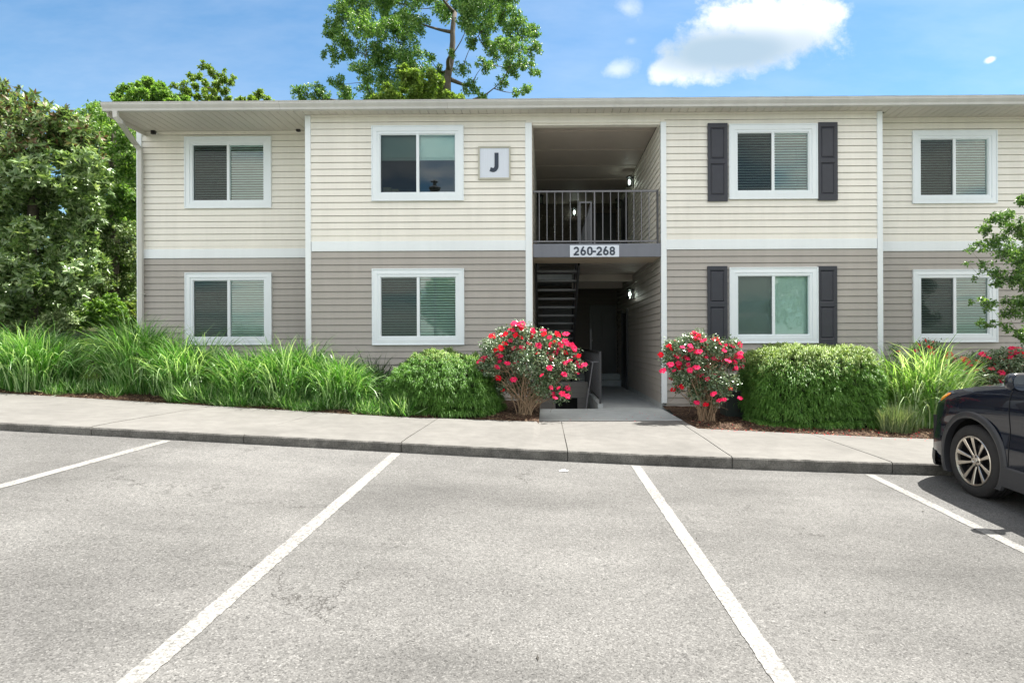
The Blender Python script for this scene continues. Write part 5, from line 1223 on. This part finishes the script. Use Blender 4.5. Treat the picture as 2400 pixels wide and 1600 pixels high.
# hood, cabin
m = MB(); rows = []
for i in range(SN+1):
    a = plan(ss[i])[0]
    if a > 1.42 and ss[i] < SL/2 or a > 4.63: break
    L_ = Vector(surf(ss[i], 1, -1)); R_ = Vector(surf(ss[i], 1, 1)); row = []
    for k in range(25):
        u_ = -1+2*k/24; p = L_.lerp(R_, k/24); cr = min(1, a/.35)**.5*(.060*(1-abs(u_)**2.2)) + .010*math.exp(-((abs(u_)-.62)/.10)**2)*min(1, a/.5); p.z += cr; row.append(tuple(p))
    rows.append(row)
for r0, r1 in zip(rows[:-1], rows[1:]):
    for k in range(24): m.quad(r0[k], r0[k+1], r1[k+1], r1[k])
put(m, 'hood', CARP, CAR, True)
secs = [(1.36, .86, 1.125, .80, 1.14), (1.60, .865, 1.14, .70, 1.33), (1.95, .87, 1.15, .66, 1.57), (2.3, .875, 1.16, .655, 1.635), (3.0, .875, 1.17, .65, 1.65), (3.7, .86, 1.18, .64, 1.61), (4.15, .83, 1.18, .61, 1.53), (4.48, .76, 1.15, .62, 1.18)]
m = MB(); rows = []
for a, lb_, hb_, lr, hr_ in secs:
    row = [cw(a, -lb_, hb_), cw(a, -(lb_*.6+lr*.4), hb_*.6+hr_*.4), cw(a, -lr-.02, hr_-.06), cw(a, -lr*.9, hr_-.01)]+[cw(a, lr*q, hr_+.025*(1-q*q)) for q in (-.6, -.2, .2, .6)]+[cw(a, lr*.9, hr_-.01), cw(a, lr+.02, hr_-.06), cw(a, (lb_*.6+lr*.4), hb_*.6+hr_*.4), cw(a, lb_, hb_)]
    rows.append(row)
for r0, r1 in zip(rows[:-1], rows[1:]):
    for k in range(len(r0)-1): m.quad(r0[k], r0[k+1], r1[k+1], r1[k])
put(m, 'cabin', CARP, CAR, True)
for side in (-1, 1):
    for a0, a1 in ((1.78, 2.44), (2.50, 3.28), (3.36, 3.95)):
        m = MB(); 
        def sp(a, t): lb_, hb_, lr, hr_ = (float(np.interp(a, [q[0] for q in secs], [q[j] for q in secs])) for j in (1, 2, 3, 4)); return cw(a, side*(lb_+(lr+.02-lb_)*t+.006), hb_+(hr_-.06-hb_)*t)
        for k in range(8):
            b0, b1 = a0+(a1-a0)*k/8, a0+(a1-a0)*(k+1)/8
            for q in range(4): m.quad(sp(b0, .05+.21*q), sp(b1, .05+.21*q), sp(b1, .26+.21*q), sp(b0, .26+.21*q))
        put(m, 'side_window', CGLASS, CAR, True)
for a0, a1, nm in ((1.44, 1.93, 'windscreen'), (4.18, 4.44, 'rear_window')):
    m = MB()
    def tp(a, u_): lr, hr_ = (float(np.interp(a, [q[0] for q in secs], [q[j] for q in secs])) for j in (3, 4)); return cw(a, u_*(lr-.03), hr_+.025*(1-u_*u_)+.008)
    for k in range(6):
        for q in range(8): m.quad(tp(a0+(a1-a0)*k/6, -1+q/4), tp(a0+(a1-a0)*k/6, -.75+q/4), tp(a0+(a1-a0)*(k+1)/6, -.75+q/4), tp(a0+(a1-a0)*(k+1)/6, -1+q/4))
    put(m, nm, CGLASS, CAR, True)
m = MB(); m.box(XC-.80, XC+.80, YF-4.45, YF-.22, _z0+.24, _z0+.30); 
for a0, a1 in ((.25, .48), (1.36, 3.14), (4.02, 4.4)): m.box(XC-.84, XC+.84, YF-a1, YF-a0, _z0+.30, _z0+.75)
m.box(XC-.62, XC+.62, YF-4.4, YF-.3, _z0+.301, _z0+.80); put(m, 'underbody', WELL, CAR)
m = MB(); m.box(XC-.45, XC+.45, YF-.02, YF+.004, _z0+.45, _z0+.62, .02); put(m, 'grille', BLACKP, CAR)
def wheel(a, side):
    c = Vector(cw(a, side*.895, WR)); M = Matrix.Translation(c) @ Matrix.Rotation(-side*_sx*0, 4, 'Y') @ (Matrix.Rotation(math.pi/2, 4, 'Y') if side > 0 else Matrix.Rotation(-math.pi/2, 4, 'Y'))   # local +z points outwards
    w_ = bpy.data.objects.new('wheel', None); COL.objects.link(w_); w_.parent = CAR; w_.location = c-CAR.location; w_.empty_display_size = .1
    def pw(m, nm, mt_, sm=False):
        o = m.build(nm, mt_, None, sm); o.parent = w_; o.matrix_parent_inverse = Matrix.Translation(c).inverted(); return o
    T = WR; R0 = .242
    m = MB(); m.lathe([(R0-.02, -.205), (R0+.02, -.222), (T-.03, -.222), (T-.008, -.205), (T-.001, -.185), (T, -.15), (T-.006, -.149), (T-.006, -.143), (T, -.142), (T, -.105), (T-.006, -.104), (T-.006, -.098), (T, -.097), (T, -.06), (T-.006, -.059), (T-.006, -.053), (T, -.052), (T-.001, -.025), (T-.006, -.012), (T-.014, -.002), (T-.03, .006), (T-.055, .012), (T-.06, .0115), (T-.075, .012), (R0+.012, .004), (R0+.004, -.004), (R0, -.012)], M, 96)
    for k in range(72):       # shoulder blocks
        t = 2*math.pi*k/72; m2 = M @ Matrix.Rotation(t, 4, 'Z')
        pts = [Vector((T-.0035, -.004, -.03)), Vector((T-.0035, .004, -.03)), Vector((T-.022, .004, .0055)), Vector((T-.022, -.004, .0055))]
        up = [p+Vector((.003, 0, .002)) for p in pts]; n0 = len(m.v); m.v += [tuple(m2 @ p) for p in up+pts]; 
        for f in ((0, 1, 2, 3), (0, 4, 5, 1), (1, 5, 6, 2), (2, 6, 7, 3), (3, 7, 4, 0)): m.f.append(tuple(n0+q for q in f)); m.i.append(0)
    pw(m, 'tyre', RUB, True)
    m = MB(); m.cur = 0; m.lathe([(R0+.003, -.006), (R0+.002, .004), (R0-.004, .008), (R0-.014, .004), (R0-.018, -.008), (R0-.02, -.03)], M, 72)
    m.cur = 1; m.lathe([(R0-.02, -.03), (R0-.03, -.17), (R0-.12, -.18), (.0, -.175)], M, 48)
    for k in range(5):
        for sg in (-1, 1):
            ang = math.radians(72*k+90); m2 = M @ Matrix.Rotation(ang, 4, 'Z'); R1 = R0-.014
            th = sg*math.radians(15.5); ix, iy = .045, sg*.016; ox, oy = R1*math.cos(th), R1*math.sin(th)
            d = Vector((ox-ix, oy-iy)).normalized(); n_ = Vector((-d.y, d.x)); prev = None
            for q in range(7):
                f = q/6; x_, y_ = ix+(ox-ix)*f, iy+(oy-iy)*f; hw = .010+.0115*f**1.3; zt = -.030+.034*(f**.8); row = []
                for s_, z_ in ((-hw, zt-.035), (-hw, zt-.004), (-hw+.004, zt), (hw-.004, zt), (hw, zt-.004), (hw, zt-.035)): row.append(tuple(m2 @ Vector((x_+n_.x*s_, y_+n_.y*s_, z_))))
                if prev:
                    for e in range(5): m.cur = 0 if e in (1, 2, 3) else 1; m.quad(prev[e], prev[e+1], row[e+1], row[e])
                prev = row
    m.cur = 0; m.lathe([(.062, -.045), (.060, -.028), (.052, -.022), (.034, -.021), (.032, -.016), (.030, -.012), (.0, -.010)], M, 32)
    pw(m, 'rim', [ALLOY, ALLOYD])
    m = MB()
    for k in range(5):
        t = math.radians(72*k+54); m.lathe([(.0085, -.03), (.0085, -.014), (0, -.013)], M @ Matrix.Translation((.046*math.cos(t), .046*math.sin(t), 0)), 8)
    pw(m, 'lug_nut', ALLOYD)
    m = MB()                  # overlapping ovals of the centre emblem
    for rx_, ry_, cy_ in ((.022, .015, 0), (.008, .0145, 0), (.0155, .0065, .005)):
        pts = [Vector((rx_*math.cos(math.radians(q*15)), cy_+ry_*math.sin(math.radians(q*15)), -.0085)) for q in range(25)]; m.tube([M @ Vector((p.y*side*1.0, p.x, p.z)) for p in pts], .0016, 5, False)
    pw(m, 'emblem', CHROME)
    m = MB(); m.lathe([(.0, -.10), (.15, -.10), (.15, -.115), (0, -.115)], M, 40); pw(m, 'brake_disc', ALLOYD)
    m = MB(); Mi = Matrix.Translation(Vector(cw(a, side*.60, .37))); m2 = Mi @ Matrix.Rotation(math.pi/2, 4, 'Y')
    n0 = len(m.v); N = 24
    for k in range(N+1):
        th = math.radians(-20+220*k/N)
        for l in (.56, .88): m.v.append(cw(a+.425*math.cos(th), side*l, .37+.425*math.sin(th)))
    for k in range(N): m.f.append((n0+2*k, n0+2*k+1, n0+2*k+3, n0+2*k+2)); m.i.append(0)
    m.quad(cw(a-.44, side*.56, .2), cw(a+.44, side*.56, .2), cw(a+.44, side*.56, .82), cw(a-.44, side*.56, .82)); put(m, 'wheel_arch_liner', WELL, CAR, True)
for a in (AX, 3.58):
    for side in (-1, 1): wheel(a, side)
